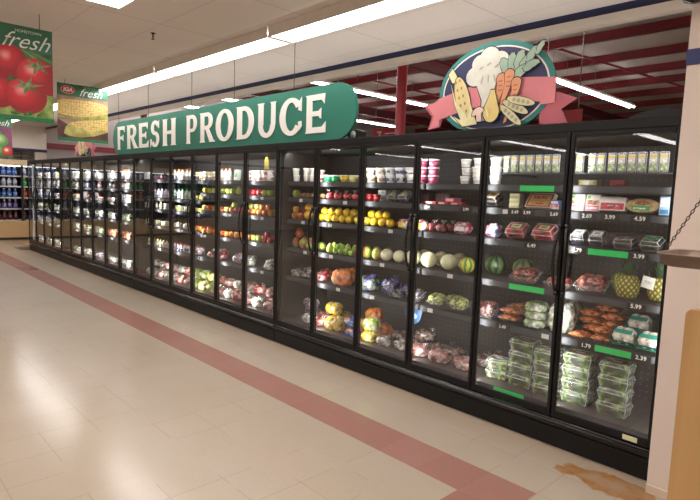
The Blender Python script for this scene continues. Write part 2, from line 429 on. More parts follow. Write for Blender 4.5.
# ================================================================== DISPLAY CASES
XR, P, YG = -.950, .6045, 3.30          # end of the run, door pitch, plane of the door glass
SH = [1.668, 1.505, 1.287, .992, .695, .245]
SHB = [1.668, 1.410, 1.245, 1.010, .695, .245]
YS, YB = 3.415, 3.95                      # front edge and back of the shelves

def perf_mat():
    t = NT('perforated_back'); s = t.n('ShaderNodeSeparateXYZ', {0: t.obj()}); x, z = s.outputs[0], s.outputs[2]
    def fr(v, p): return t.math('SUBTRACT', t.math('FRACT', t.math('DIVIDE', t.math('ADD', v, 50.0), p)), .5)
    a, b = fr(x, .042), fr(z, .042)
    d = t.math('SQRT', t.math('ADD', t.math('MULTIPLY', a, a), t.math('MULTIPLY', b, b)))
    dot = t.math('LESS_THAN', d, .14)
    col = t.mix(dot, t.ramp(t.noise(3), (.3, lin('1c1b1b')), (.7, lin('2a2827'))), lin('48484b'))
    return t.done(t.bsdf(color=col, rough=.45, metal=.2))
PERF = perf_mat()

def make_case(x0, n, i, label):
    x1 = x0+n*P; r = empty('display_case', (x0, 0, 0)); tag(r, label, 'refrigerated case', 'glass door cases in one run')
    W = x1-x0-.004
    MB().box(.002, W, 4.06, 4.14, .0, 2.0).build('rear_wall', INNER, r)
    MB().box(.02, W-.02, YB+.03, YB+.045, .24, 1.95).build('back_panel', PERF, r)
    MB().box(.002, W, YG+.045, 4.06, 1.955, 2.02).build('roof_panel', INNER, r)
    MB().box(.002, W, YG+.04, 4.06, .10, .19).build('base', BLACK, r)
    MB().box(.02, W-.02, YS-.04, YB+.03, .225, .243, .004).build('bottom_deck', DECK, r)
    pc = MB().box(.03, W-.03, YS-.048, YS-.041, .205, .243); pc.build('deck_channel', CHAN, r)
    MB().box(.002, W, YG-.01, YG+.045, 1.985, 2.042, .004).build('header', BLACK, r)
    MB().box(.002, W, YG+.01, YG+.05, 0, .14).box(.002, W, YG-.002, YG+.045, .002, .125, .004).build('kick_plate', BLACK, r)
    MB().tube([(.01, YG-.004, .158), (W-.01, YG-.004, .158)], .022, 10).box(.002, W, YG-.012, YG+.04, .136, .188, .006).build('bumper_rail', BLACKG, r)
    for s, xx in ((0, .0), (1, W-.028)): MB().box(xx+.002, xx+.03, YG+.05, 4.06, .19, 1.955).build('end_panel', INNER, r)
    for k in range(n+1):
        xx = min(max(k*P, .02), W-.018)
        MB().box(xx-.011, xx+.011, YG+.014, YG+.042, .185, 1.99).build('mullion', BLACK, r)
    # shelves in two banks
    h = n//2
    for b0, b1 in ((0, h), (h, n)):
        mid = x0+(b0+b1)/2*P
        zs = SHB if -7.7 < mid < -6.2 else SH
        for li in range(5):
            z = zs[li]; a, c = b0*P+.012, b1*P-.014
            s = MB().box(a, c, YS, YB, z-.018, z-.001, .003).box(a, c, YS-.002, YS+.01, z-.05, z-.001)
            so = s.build('shelf', M('shelf_black', '262526', .6, .0, .1, 6), r)
            so['shelf_key'] = f'{li}'
            MB().box(a+.006, c-.006, YS-.008, YS-.002, z-.044, z-.006, .002).build('price_channel', CHAN, so)
            for q in range(b0, b1+1):
                xx = min(max(q*P, a+.01), c-.01)
                MB().add([(xx-.004, YS+.2, z-.02), (xx+.004, YS+.2, z-.02), (xx-.004, YB, z-.02), (xx+.004, YB, z-.02), (xx-.004, YB, z-.05), (xx+.004, YB, z-.05)], [(0, 1, 3, 2), (0, 2, 4), (1, 5, 3), (0, 4, 5, 1), (2, 3, 5, 4)]).build('bracket', BLACK, so)
            _shelves.append((x0+b0*P, x0+b1*P, li, so, x0, z))
    # doors, hinged in pairs so that two handles meet
    for k in range(n):
        a, c = k*P+.004, (k+1)*P-.004; z0, z1 = .195, 1.985
        d = MB().box(a, a+.023, YG-.009, YG+.009, z0, z1, .003).box(c-.023, c, YG-.009, YG+.009, z0, z1, .003)
        d.box(a+.023, c-.023, YG-.009, YG+.009, z0, z0+.045, .003).box(a+.023, c-.023, YG-.009, YG+.009, z1-.028, z1, .003)
        do = d.build('door', BLACK, r); do['door_key'] = 1
        MB().add([(a+.02, YG, z0+.04), (c-.02, YG, z0+.04), (c-.02, YG, z1-.025), (a+.02, YG, z1-.025)], [(0, 1, 2, 3)]).build('glass_pane', GLASS, do)
        MB().box(a+.023, a+.027, YG+.003, YG+.008, z0+.045, z1-.028).box(c-.027, c-.023, YG+.003, YG+.008, z0+.045, z1-.028).build('gasket', M('gasket_grey', '4c4a4a', .6), do)
        kk = round((XR-(x0+k*P+P/2))/P-.5)       # number of this door from the white wall
        sgn = -1 if kk % 2 == 0 else 1            # handle on this side
        hx = (a+.012) if sgn < 0 else (c-.012)
        pts = []
        for j in range(15):
            q = j/14; bow = math.sin(PI*q)
            pts.append((hx-sgn*.006-sgn*.014*bow, YG-.010-.040*bow**.5, .985+.43*q))
        hb = MB().tube(pts, .0088, 8)
        hb.lathe([(.013, 0), (.013, .03)], 10, hx-sgn*.006, YG-.016, .975).lathe([(.013, 0), (.013, .03)], 10, hx-sgn*.006, YG-.016, 1.395)
        hb.build('handle', BLACKG, do)
        if kk == 0: MB().box(a+.44, a+.52, YG-.0106, YG-.0095, .203, .233).build('maker_plate', M('plate_cream', 'd8d6b0', .4), do, 'small cream maker plate')
    return r
_shelves = []
CASES = []
for (k0, n, lab) in ((6, 6, 'black six-door produce case standing against the white wall, under the oval vegetable sign'), (12, 6, 'black six-door produce case under the middle of the long green sign'), (18, 6, 'black six-door produce case at the far end of the green sign'), (22, 4, 'black four-door case closest to the far beverage coolers')):
    CASES.append(make_case(XR-k0*P, n, k0, lab))
XEND = XR-22*P
# case lamps: a strip of light behind each upright and under each canopy
for k in range(23):
    area((min(XR-.035, max(XEND+.035, XR-k*P)), YG+.075, 1.08), .03, 1.7, 4.2 if k < 5 else 7.0 if k < 12 else 7.5, (PI/2, 0, 0), (1, .98, .95))
for k in range(22):
    area((XR-(k+.5)*P, YG+.10, 1.95), .54, .05, 0.9 if k < 5 else 2.6 if k < 12 else 4.0, (math.radians(28), 0, 0), (1, .99, .97))
# ================================================================== GOODS ON THE SHELVES: one of each kind, copied
PROTO = {}; DESC = {}; DEPTH = {}; CAT = {}
def proto(kind, desc, cat, depth):
    def deco(fn): PROTO[kind] = fn; DESC[kind] = desc; CAT[kind] = cat; DEPTH[kind] = depth; return fn
    return deco
_built = {}
def get(kind):
    if kind not in _built:
        o = PROTO[kind](); _built[kind] = o; _kids[o.name] = list(o.children)
        for ch in o.children: _kids[ch.name] = list(ch.children)
        for ch in o.children:
            for g in ch.children: _kids[g.name] = []
    return _built[kind]

def lathe_fruit(kind, desc, prof, mat, seg=20, cat='fruit', stem=None, depth=None, lie=False):
    def fn():
        mb = MB().lathe(prof, seg)
        if lie:                                 # long axis laid along X
            zc = max(r for r, h in prof); hc = max(h for r, h in prof)/2
            mb.v = [(v[2]-hc, v[1], v[0]+zc) for v in mb.v]
        o = mb.build(kind, mat)
        if stem:
            top = prof[-1][1]; MB().tube([(0, 0, top-.004), (.002, 0, top+.006), (.005, .001, top+stem)], .0016, 6).build('stem', M('fruit_stem', '4a3420', .7), o)
        return o
    PROTO[kind] = fn; DESC[kind] = desc; CAT[kind] = cat; DEPTH[kind] = depth or 2*max(r for r, h in prof)
def applep(R, H): return [(.15*R, .07*H), (.5*R, .0), (.78*R, .12*H), (.96*R, .36*H), (1.0*R, .58*H), (.93*R, .8*H), (.70*R, .96*H), (.42*R, 1.0*H), (.16*R, .92*H), (.05*R, .86*H)]
def ballp(R, k=1.0): return [(R*math.sin(a), k*(R-R*math.cos(a))) for a in [PI*(i+.35)/10.7 for i in range(0, 11)]]
R0 = .0345
lathe_fruit('red_apple', 'glossy red apple', applep(R0, .064), M2('skin_red', '8f0f16', 'c22a28', 14, coat=.5), stem=.012)
lathe_fruit('crimson_apple', 'deep crimson apple', applep(R0, .064), M2('skin_crimson', '8c0a1e', 'c51d33', 14, coat=.5), stem=.012)
lathe_fruit('blushed_apple', 'red and yellow apple', applep(R0, .064), M2('skin_blush', 'c2371f', 'e0b04f', 10, coat=.4, rnd=.2), stem=.012)
lathe_fruit('green_apple', 'green apple', applep(R0, .064), M2('skin_green', '8fae35', 'b5c653', 10, coat=.4), stem=.012)
lathe_fruit('golden_apple', 'yellow green apple', applep(R0, .064), M2('skin_golden', 'd6bb4a', 'c9c86a', 10, coat=.4), stem=.012)
lathe_fruit('peach', 'orange blushed peach', applep(R0, .06), M2('skin_peach', 'd4622c', 'e8a64e', 9, coat=0, rough=.6))
lathe_fruit('orange_fruit', 'round orange', ballp(.036), M2('skin_orange', 'e2761a', 'ee8f2a', 20, bump=.15))
lathe_fruit('grapefruit', 'yellow orange grapefruit', ballp(.046), M2('skin_grapefruit', 'e8b43c', 'e79a48', 7, bump=.12))
lathe_fruit('lemon', 'bright yellow lemon', [(.004, 0), (.010, .006), (.017, .012), (.028, .026), (.032, .044), (.028, .062), (.018, .075), (.010, .081), (.004, .087)], M2('skin_lemon', 'e6b81c', 'f2cf35', 18, bump=.12), lie=True, depth=.064)
lathe_fruit('large_lemon', 'large yellow lemon', ballp(.037, 1.0), M2('skin_lemon2', 'eac022', 'f4d545', 14, bump=.1))
lathe_fruit('lime', 'small green lime', ballp(.0265), M2('skin_lime', '6f9e2a', 'a3c048', 12, bump=.1))
lathe_fruit('potato', 'small tan potato', ballp(.028, .9), M2('skin_potato', '8f734c', 'b59a6c', 9, coat=0, rough=.7), cat='vegetable')
lathe_fruit('mango', 'red and green mango', [(.01, 0), (.03, .01), (.041, .032), (.043, .055), (.036, .08), (.02, .098), (.006, .104)], M2('skin_mango', 'b8433c', '93a445', 9, coat=.3, rnd=.2), depth=.09)
lathe_fruit('papaya', 'long green papaya', [(.008, 0), (.03, .014), (.043, .05), (.041, .09), (.03, .125), (.016, .145), (.006, .152)], M2('skin_papaya', '7fa63a', 'c3cf5c', 8, coat=.3), lie=True, depth=.088)
lathe_fruit('green_pear', 'bright green pear', [(.008, 0), (.03, .008), (.036, .03), (.031, .055), (.019, .078), (.012, .09), (.004, .094)], M2('skin_pear', '86a82f', 'bccb58', 10, coat=.3), stem=.014)
lathe_fruit('honeydew_melon', 'pale cream honeydew melon', ballp(.066, .97), M2('skin_honeydew', 'd9d8ac', 'e8e6c6', 5, coat=.25, rnd=.05))
lathe_fruit('cantaloupe', 'tan netted cantaloupe', ballp(.064, .97), M2('skin_cantaloupe', '8d7d5c', 'b8a77f', 60, coat=0, rough=.7, bump=.3))
def stripes(name, c1, c2, n, thick):
    t = NT(name); s = t.n('ShaderNodeSeparateXYZ', {0: t.obj()})
    ang = t.math('ARCTAN2', s.outputs[1], s.outputs[0])
    w = t.math('SINE', t.math('ADD', t.math('MULTIPLY', ang, float(n)), t.math('MULTIPLY', t.noise(22, 4), 3.4)))
    return t.done(t.bsdf(color=t.ramp(t.math('MULTIPLY_ADD', w, .5, .5), (.5-thick, lin(c1)), (.62, lin(c2))), rough=.35, coat=.3))
lathe_fruit('striped_melon', 'yellow and green striped melon', ballp(.064, .97), stripes('skin_striped', 'd7c64c', '4c8f35', 9, .1), lie=True)
lathe_fruit('watermelon', 'dark green striped watermelon', [(.01, 0), (.05, .012), (.078, .05), (.085, .1), (.08, .15), (.052, .19), (.01, .202)], stripes('skin_watermelon', '1c3218', '5c7844', 8, .25), lie=True, depth=.17)

@proto('pineapple', 'ripe pineapple with spiky crown', 'pineapple', .13)
def _():
    t = NT('pineapple_rind'); s = t.n('ShaderNodeSeparateXYZ', {0: t.obj()})
    ang = t.math('MULTIPLY', t.math('ARCTAN2', s.outputs[1], s.outputs[0]), 13/(2*PI)); zz = t.math('MULTIPLY', s.outputs[2], 48.0)
    def tri(v): return t.math('ABSOLUTE', t.math('SUBTRACT', t.math('FRACT', v), .5))
    a, b = tri(t.math('ADD', ang, t.math('MULTIPLY', zz, .5))), tri(t.math('SUBTRACT', ang, t.math('MULTIPLY', zz, .5)))
    d = t.math('MAXIMUM', a, b)
    col = t.ramp(d, (.1, lin('dcd08a')), (.2, lin('b39a3a')), (.36, lin('8b8a35')), (.47, lin('39401c')))
    m = t.done(t.bsdf(color=col, rough=.5, normal=t.bump(d, -.8, .02)))
    r = empty('pineapple')
    MB().lathe([(.03, 0), (.05, .007), (.064, .036), (.069, .078), (.064, .12), (.05, .148), (.028, .158)], 30).build('fruit_body', m, r)
    mb = MB(); rg = random.Random(3)
    for ring in range(6):
        for k in range(10):
            a = 2*PI*k/10+ring*.31; L = (.05+.024*ring*(1 if ring < 4 else .85))*.56; tilt = 1.15-.19*ring; z = .150+.006*ring
            p = [Vector((0, 0, z))]; dirx = Vector((math.cos(a), math.sin(a), 0)); side = Vector((-math.sin(a), math.cos(a), 0))
            pts = []
            for q in range(5):
                u = q/4; rr = .012+L*math.sin(tilt)*u; h = z+L*math.cos(tilt)*u+.012*u*(1-u)
                wv = .010*(1-u)**.7+.0006
                pts.append((dirx*rr+Vector((0, 0, h)), wv))
            vs = []
            for c, wv in pts: vs += [c-side*wv, c+side*wv+Vector((0, 0, 0))]
            mb.add(vs, [(2*q, 2*q+1, 2*q+3, 2*q+2) for q in range(4)])
    mb.build('crown', M('pineapple_leaf', '4a6b48', .5, 0, .25, 30), r)
    return r

# --- tubs, bottles, jars
def tub(kind, desc, body, lid, band, r=.043, h=.062, cat='tub'):
    def fn():
        e = empty(kind)
        MB().lathe([(r*.82, 0), (r*.84, .003), (r*.97, h-.01), (r*.97, h-.006)], 22).build('tub_body', M('plastic_'+body, body, .35, 0, .04), e)
        MB().lathe([(r*1.03, h-.011), (r*1.05, h-.008), (r*1.05, h-.001), (r*.98, h)], 22).build('lid', M('plastic_'+lid, lid, .35, 0, .04), e)
        if band:
            MB().lathe([(r*.868, .011), (r*.945, h-.019)], 22).build('label_band', M2('print_'+kind, band[0], band[1], 26, .44, .56, .4, .1, .05), e)
        return e
    PROTO[kind] = fn; DESC[kind] = desc; CAT[kind] = cat; DEPTH[kind] = 2.12*r
tub('pink_tub', 'pink tub with white lid', 'b9476a', 'f2ecec', ('a8315a', 'd78aa5'))
tub('white_tub', 'plain white tub', 'eceae6', 'f6f4f0', ('d9dadb', 'f3f1ec'))
tub('blue_print_tub', 'white tub with blue print', 'e6e6ea', 'f4f3f0', ('3a4a78', 'e9e9ec'))
tub('brown_print_tub', 'white tub with tan print', 'e9e4de', 'f6f1ea', ('a8733a', 'f0e6da'))
tub('red_print_tub', 'white tub with red print', 'ece6e2', 'f6f2ee', ('c4382f', 'f2ece6'), r=.036, h=.055)
tub('green_tub', 'bright green dip tub', '128a52', 'e8efe6', ('0f8a50', '2fb070'))
tub('yellow_tub', 'bright yellow dip tub', 'e8c31a', 'f0e8b0', ('e9c414', 'f2da4a'))
tub('cream_tub', 'pale yellow dip tub', 'ddd58e', 'f0ecc4', ('d8cf70', 'ece6b0'))
tub('white_cup', 'white paper cup', 'e4dfd8', 'efeae4', None, r=.035, h=.064, cat='cup')
tub('dark_jar', 'dark jar with pink print', '2c2426', '1e1a1a', ('8d3a52', '2c2426'), r=.032, h=.075, cat='jar')
tub('red_jar', 'dark red jar', '6d1018', '8f1a20', ('7a1018', 'b02028'), r=.034, h=.06, cat='jar')
tub('tan_tub', 'tall tan and white tub', 'dccfae', 'f0e7d2', ('b98d54', 'efe6d2'), r=.033, h=.10)
def bottle(kind, desc, body, cap, band, r=.027, h=.14):
    def fn():
        e = empty(kind)
        MB().lathe([(r*.92, 0), (r, .004), (r, h*.62), (r*.86, h*.72), (r*.45, h*.86), (r*.42, h*.9)], 18).build('bottle_body', M('bottle_'+body, body, .25, 0, .06, coat=.4), e)
        MB().lathe([(r*.55, h*.88), (r*.55, h*.99), (r*.48, h)], 14).build('cap', M('cap_'+cap, cap, .4), e)
        MB().lathe([(r*1.012, h*.12), (r*1.012, h*.55)], 18).build('label_band', M2('print_'+kind, band[0], band[1], 24, .45, .55, .4, .1, .05), e)
        return e
    PROTO[kind] = fn; DESC[kind] = desc; CAT[kind] = 'bottle'; DEPTH[kind] = 2.1*r
bottle('white_bottle', 'white bottle with printed label', 'e9e6e0', 'd8742e', ('efece6', 'c9bda6'))
bottle('mint_bottle', 'white bottle with mint label', 'e6ebe6', '2f9a6a', ('eef2ee', '8fc0a4'))
bottle('lilac_bottle', 'white bottle with lilac label', 'e6e2ea', '5a4a8c', ('eeeaf2', 'a592c0'))
bottle('yellow_cap_bottle', 'small bottle with yellow cap', 'd9d3c4', 'e6bd22', ('e9e2cc', '9a8f6a'), r=.021, h=.105)
bottle('red_label_bottle', 'small bottle with blue and red label', 'd8d4d6', 'c43a34', ('2c4a9a', 'e9dcd8'), r=.021, h=.105)
bottle('cream_bottle', 'cream bottle with brown label', 'e6d9b6', 'b04a2c', ('ecdfbc', 'a9643c'), r=.027, h=.118)
# drinks of the far wall cooler
bottle('blue_bottle', 'blue drink bottle', '2b5fb8', 'e8e8e8', ('2f6ac8', '8fb4e6'), r=.05, h=.24)
bottle('orange_bottle', 'orange drink bottle', 'd8622a', 'e8e8e8', ('d65a24', 'f0a060'), r=.05, h=.24)
bottle('green_bottle', 'bright green drink bottle', '35b53a', 'e8e8e8', ('3cc442', '86dd86'), r=.05, h=.24)
bottle('dark_bottle', 'dark drink bottle', '3a2a2c', 'a02a2a', ('7c2a32', '3a2a2c'), r=.05, h=.24)
bottle('pale_bottle', 'pale drink bottle', 'c9ccd6', '3a56a0', ('d9dbe4', '8f9cc4'), r=.05, h=.24)
bottle('purple_bottle', 'violet drink bottle', '5a4a86', 'd8d8d8', ('6a58a0', 'b0a4d0'), r=.05, h=.24)

# --- clamshells and trays
def rimbox(mb, w, d, z0, z1, k=.9, rim=.006):
    mb.taper(w*k, d*k, w, d, z0, z1, top=False)
    mb.box(-w/2-rim, w/2+rim, -d/2-rim, -d/2, z1-.003, z1+.002).box(-w/2-rim, w/2+rim, d/2, d/2+rim, z1-.003, z1+.002)
    mb.box(-w/2-rim, -w/2, -d/2, d/2, z1-.003, z1+.002).box(w/2, w/2+rim, -d/2, d/2, z1-.003, z1+.002)
    return mb
RIMC = MFILM('clear_ridge', base=.38, rim=.4)
def clam(kind, desc, w, d, h, cols, fr, label=None, lidk=.86, seed=1, plastic=None, tall=.62, cat='plastic box'):
    def fn():
        e = empty('salad_clamshell' if kind.startswith('salad_clam') else kind); pl = plastic or CLEAR
        zb = h*tall
        b = rimbox(MB(), w-.012, d-.012, .001, zb); b.build('base_tray', pl, e)
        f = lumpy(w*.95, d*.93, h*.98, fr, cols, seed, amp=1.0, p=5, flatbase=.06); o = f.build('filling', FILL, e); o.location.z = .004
        l = MB().taper(w-.014, d-.014, (w-.014)*lidk, (d-.014)*lidk, zb+.0025, h, bot=False); l.build('lid', pl, e)
        rb = MB()
        for s in (-1, 1):
            for q in (-1, 1):
                rb.tube([(s*(w-.02)*.44, q*(d-.02)*.44, .004), (s*(w-.012)/2, q*(d-.012)/2, zb)], .002, 5)
                rb.tube([(s*(w-.014)/2, q*(d-.014)/2, zb), (s*(w-.014)/2*lidk, q*(d-.014)/2*lidk, h)], .0022, 5)
            rb.tube([((w-.014)/2*lidk, s*(d-.014)/2*lidk, h), (-(w-.014)/2*lidk, s*(d-.014)/2*lidk, h)], .0022, 5)
            rb.tube([(s*(w-.014)/2*lidk, (d-.014)/2*lidk, h), (s*(w-.014)/2*lidk, -(d-.014)/2*lidk, h)], .0022, 5)
            rb.tube([((w-.01)/2, s*(d-.01)/2, zb), (-(w-.01)/2, s*(d-.01)/2, zb)], .003, 5)
        rb.build('plastic_rib', RIMC, e)
        if label:
            c, c2, lw, ld = label
            MB().box(-lw/2, lw/2, -ld/2, ld/2, h+.0003, h+.0012).build('label', M('label_'+c, c, .45), e)
            if c2: MB().box(-lw*.3, lw*.3, -ld*.2, ld*.25, h+.0012, h+.0018).build('label_print', M('label_'+c2, c2, .45), e)
        return e
    PROTO[kind] = fn; DESC[kind] = desc; CAT[kind] = cat; DEPTH[kind] = d
GRN = ['4a6826', '66883a', '82a04c', '3a5220', '9cb66a', '5a3438']
for q in range(3):
    clam('salad_clamshell_'+'abc'[q], 'clear salad clamshell', .19, .14, .082, GRN if q < 2 else GRN+['5a2a34', 'b8c890'], .016, ('b9473c' if q < 2 else '6a4f9a', 'e8e0d8', .09, .05), lidk=.93, seed=10+q, tall=.74, cat='salad box')
clam('berry_clamshell', 'clear clamshell with pale label', .095, .10, .07, ['1f1a22', '2a2430', '38304a'], .008, ('e6e8c8', '8a9ac0', .06, .055), seed=4, cat='berry box')
clam('dark_clamshell', 'dark clamshell', .12, .11, .06, ['2a2422', '3a332e', '1e2420'], .01, None, seed=5, plastic=CLEARDARK)
clam('orange_label_clamshell', 'dark clamshell with orange label', .10, .11, .07, ['241f1e', '332a24'], .01, ('c08a3a', '3a2c1c', .06, .06), seed=6, plastic=CLEARDARK)
clam('green_label_clamshell', 'dark clamshell with green label', .115, .11, .062, ['2a2c26', '33382c', '1e2420'], .01, ('4aa068', '2f7a4a', .075, .06), seed=7, plastic=CLEARDARK)
clam('grey_clamshell', 'clear clamshell with yellow label', .10, .10, .06, ['55565e', '6c6e78', '44464e'], .01, ('e2e2a8', None, .055, .07), seed=8)
clam('strawberry_tray', 'clear tray of red strawberries', .165, .12, .085, ['a81c24', 'c2303a', '8f141c', 'd24a50'], .013, ('d8d2a0', '5a9048', .075, .045), seed=9, cat='fruit tray')
def tray(kind, desc, w, d, h, cols, fr, tcol='1d1c1c', seed=1, film=True, cat='fruit tray', tm=None):
    def fn():
        e = empty(kind)
        rimbox(MB(), w-.012, d-.012, .001, h*.5, .88).build('tray', tm or M('tray_'+tcol, tcol, .35), e)
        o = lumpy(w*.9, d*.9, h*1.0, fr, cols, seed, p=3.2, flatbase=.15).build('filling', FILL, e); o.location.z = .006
        return e
    PROTO[kind] = fn; DESC[kind] = desc; CAT[kind] = cat; DEPTH[kind] = d
tray('red_grape_tray', 'clear tray of small red grapes', .20, .15, .085, ['7a2a2e', '8f3a38', '5c1f26', 'a85a50', 'b88a70'], .0115, seed=21, tm=CLEAR)
tray('green_grape_tray', 'clear tray of green grapes', .17, .14, .085, ['a8b25a', 'c2c87a', '8f9c46', 'd0d498'], .0125, seed=22, tm=CLEAR)
tray('dark_grape_tray', 'clear bag of dark red grapes', .165, .14, .12, ['4a1c22', '6a2c30', '3a161c', '8a5048', 'b09080'], .0115, seed=23, tm=CLEAR)
tray('smoky_fruit_tray', 'clear tray of dark fruit', .10, .12, .085, ['3a3038', '57505a', '2a2428', '8f8a92'], .012, seed=24, tm=CLEAR)
@proto('mushroom_pack', 'teal green pack of white mushrooms', 'mushroom pack', .12)
def _():
    e = empty('mushroom_pack'); w, d, h = .145, .115, .075
    rimbox(MB(), w-.012, d-.012, .001, h*.7, .86).build('tray', M('tray_teal', '0f5a4e', .4), e)
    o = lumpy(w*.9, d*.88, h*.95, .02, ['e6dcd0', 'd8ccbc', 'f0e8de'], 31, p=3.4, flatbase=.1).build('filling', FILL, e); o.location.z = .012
    MB().box(-w*.34, w*.34, -d*.12, d*.12, h*1.0+.008, h*1.0+.010).build('label', M('label_teal', '1f9a84', .4), e)
    fr = MB().flat([(-w*.42, h*.40), (w*.42, h*.40), (w*.42, h*.60), (-w*.42, h*.60)], -d/2-.0075, .001); fr.build('front_label', M('label_teal', '1f9a84', .4), e)
    return e

# --- bags
def bag(kind, desc, w, d, h, cols, fr, mat, seed=1, neck=None, label=None, cat='bag of produce', p=2.4):
    def fn():
        e = empty(kind)
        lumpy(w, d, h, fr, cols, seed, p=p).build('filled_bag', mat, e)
        if neck:
            nb = MB(); a = random.Random(seed).uniform(-.5, .5)
            hx = w*.30; zt = h*.66
            nb.lathe([(.016, -.014), (.007, .0), (.006, .006), (.013, .018), (.021, .030), (.022, .034)], 9, hx, -d*.1, zt+.008)
            nb.build('bag_neck', neck, e)
        if label:
            c, lw, lh = label
            z = h*.38; mb = MB(); nseg = 6
            vs = []
            for i in range(nseg+1):
                x = -lw/2+lw*i/nseg; y = -d/2*math.sqrt(max(.05, 1-(2*x/w)**2))-.006
                vs += [(x, y, z-lh/2), (x, y+.004, z+lh/2)]
            mb.add(vs, [(2*i, 2*i+2, 2*i+3, 2*i+1) for i in range(nseg)], True).build('label', M('bag_label_'+c, c, .35), e)
        return e
    PROTO[kind] = fn; DESC[kind] = desc; CAT[kind] = cat; DEPTH[kind] = d
CN = FILM
bag('orange_net_bag', 'bag of bright oranges', .20, .17, .15, ['f08420', 'f49a34', 'e8781c'], .033, NETM, 41, M('net_orange', 'd86a20', .6))
bag('tan_orange_bag', 'net bag of oranges', .23, .19, .17, ['f08a3c', 'f4a860', 'ec8038', 'e89a78'], .036, NETM, 42, M('net_orange', 'd86a20', .6))
bag('lemon_bag', 'bag of yellow lemons', .24, .18, .15, ['d8b02c', 'e6c23a', 'cfa628'], .027, BAGM, 43, CN)
bag('green_apple_bag', 'clear bag of green apples', .20, .17, .13, ['9ab83e', 'b4ca5a', 'c8cf86'], .032, BAGM, 44, CN)
bag('yellow_apple_bag', 'clear bag of yellow apples', .20, .17, .13, ['c9bb4a', 'd8cc6a', 'b8ae58'], .03, BAGM, 45, CN)
bag('red_apple_bag', 'clear bag of red apples', .19, .16, .12, ['9a2a2c', 'b54a3c', '8a2028', 'c88a70'], .031, BAGM, 46, CN)
bag('red_potato_bag', 'clear bag of red potatoes', .20, .16, .11, ['96605a', '84504a', 'a8766a', 'b8a49c'], .024, BAGM, 47, CN)
bag('dim_potato_bag', 'bag of dull red potatoes', .19, .16, .10, ['6a4a42', '7c5a50', '5c423c'], .022, BAGM, 48, CN)
bag('onion_bag', 'clear bag of purple and white onions', .22, .17, .13, ['8a6a80', 'c4b4c0', '6f5068', 'a890a0', 'd8ccd0'], .03, BAGCLR, 49, CN)
bag('red_onion_bag', 'red net bag of onions', .18, .15, .11, ['8a2c34', 'a24a48', '70242c', 'b88880'], .028, BAGM, 50, M('net_red', 'a8242c', .6))
bag('purple_bag', 'purple and green printed bag', .20, .16, .13, ['3a3478', '4a4694', '6a9a6a', '2c2860', '8fb890'], .025, BAGM, 51, M('film_purple', '443c8c', .3))
bag('violet_bag', 'dark violet printed bag', .16, .14, .14, ['34306c', '2a2658', '4c4888'], .022, BAGM, 52, M('film_purple', '443c8c', .3))
bag('blue_orange_bag', 'blue bag of small oranges', .20, .15, .10, ['2a62b8', '3a74c8', 'e07a28', 'e89238', '2a62b8'], .024, BAGM, 53, M('film_blue', '2a66bc', .3))
bag('clear_mixed_bag', 'crinkled clear bag of vegetables', .17, .14, .10, ['8a8480', 'a8a4a0', '6a605a', 'c4c0bc', '7a6a50'], .022, BAGCLR, 54, CN)
bag('dark_mixed_bag', 'crinkled bag of dark vegetables', .17, .14, .09, ['3a3430', '4c4440', '6a6460', '2c2826', '8a8480'], .02, BAGCLR, 55, CN)
bag('white_bag', 'crinkled clear bag of white vegetables', .17, .14, .11, ['c8c8bc', 'dcdcd2', 'a8ac90', 'e6e6e0', '8a8c84'], .024, BAGCLR, 56, CN)
bag('salad_bag', 'clear bag of green salad', .19, .12, .15, ['6a8450', '8fa874', 'b4c49a', 'd8dece', '55703c'], .018, BAGCLR, 57, CN)
bag('white_salad_bag', 'clear bag of pale salad', .19, .12, .15, ['c4ccb8', 'dfe4d8', 'a8b498', 'eef0ea', 'b8a8b0'], .018, BAGCLR, 58, CN)
bag('purple_salad_bag', 'clear bag of purple cabbage', .19, .12, .15, ['8a6a90', 'b09ab4', 'd4c8d4', '6c4a74', 'dfe4d8'], .018, BAGCLR, 59, CN)
bag('orange_veg_bag', 'clear bag of orange carrots', .19, .12, .16, ['e0703a', 'ec8a54', 'd4622e', 'f0b090'], .02, BAGM, 60, CN)
bag('green_veg_bag', 'clear bag of broccoli', .19, .13, .14, ['5a7a48', '7a9660', '4a683a', '9ab084'], .018, BAGCLR, 61, CN)
bag('grape_bag', 'bag of green grapes', .13, .12, .10, ['8f9440', 'a8aa58', '7c8038'], .014, BAGM, 62, CN)
bag('pink_bag', 'pink and white bag of radishes', .15, .12, .11, ['b8485c', 'd8a0ac', 'e8dce0', 'a83a50'], .018, BAGM, 63, None, ('e6e0e4', .07, .03))
bag('yellow_label_bag', 'white bag with yellow label', .13, .10, .10, ['e4dcd8', 'c84a54', 'ece8e4', 'b83a48'], .022, BAGM, 64, None, ('ead24a', .07, .045))
bag('red_pack', 'small bag of red vegetables', .085, .10, .08, ['8f2a30', 'a83a3c', '6f2026'], .018, BAGM, 65, CN)
bag('blue_pink_bag', 'blue and pink bag', .13, .11, .12, ['b0566a', '4a5490', 'd8c8d0', '8a4460'], .02, BAGM, 66, None, ('dcd8e4', .06, .03))
bag('red_net_apples', 'red shrink-wrapped bundle of apples', .085, .09, .085, ['b01c2c', 'c42a38', '96141f', 'd85a60'], .026, BAGM, 67, CN)
bag('cauliflower_wrap', 'white wrapped cauliflower and celery bundle', .15, .16, .20, ['c8ccc0', 'e0e4dc', 'a8b494', 'eceee8', '9aa88a'], .02, BAGCLR, 68, CN)
bag('lettuce_wrap', 'pale green wrapped romaine heart', .16, .18, .062, ['b8cc98', 'd8e2c8', 'a0ba7a', 'e8eee0'], .02, BAGCLR, 69, None)
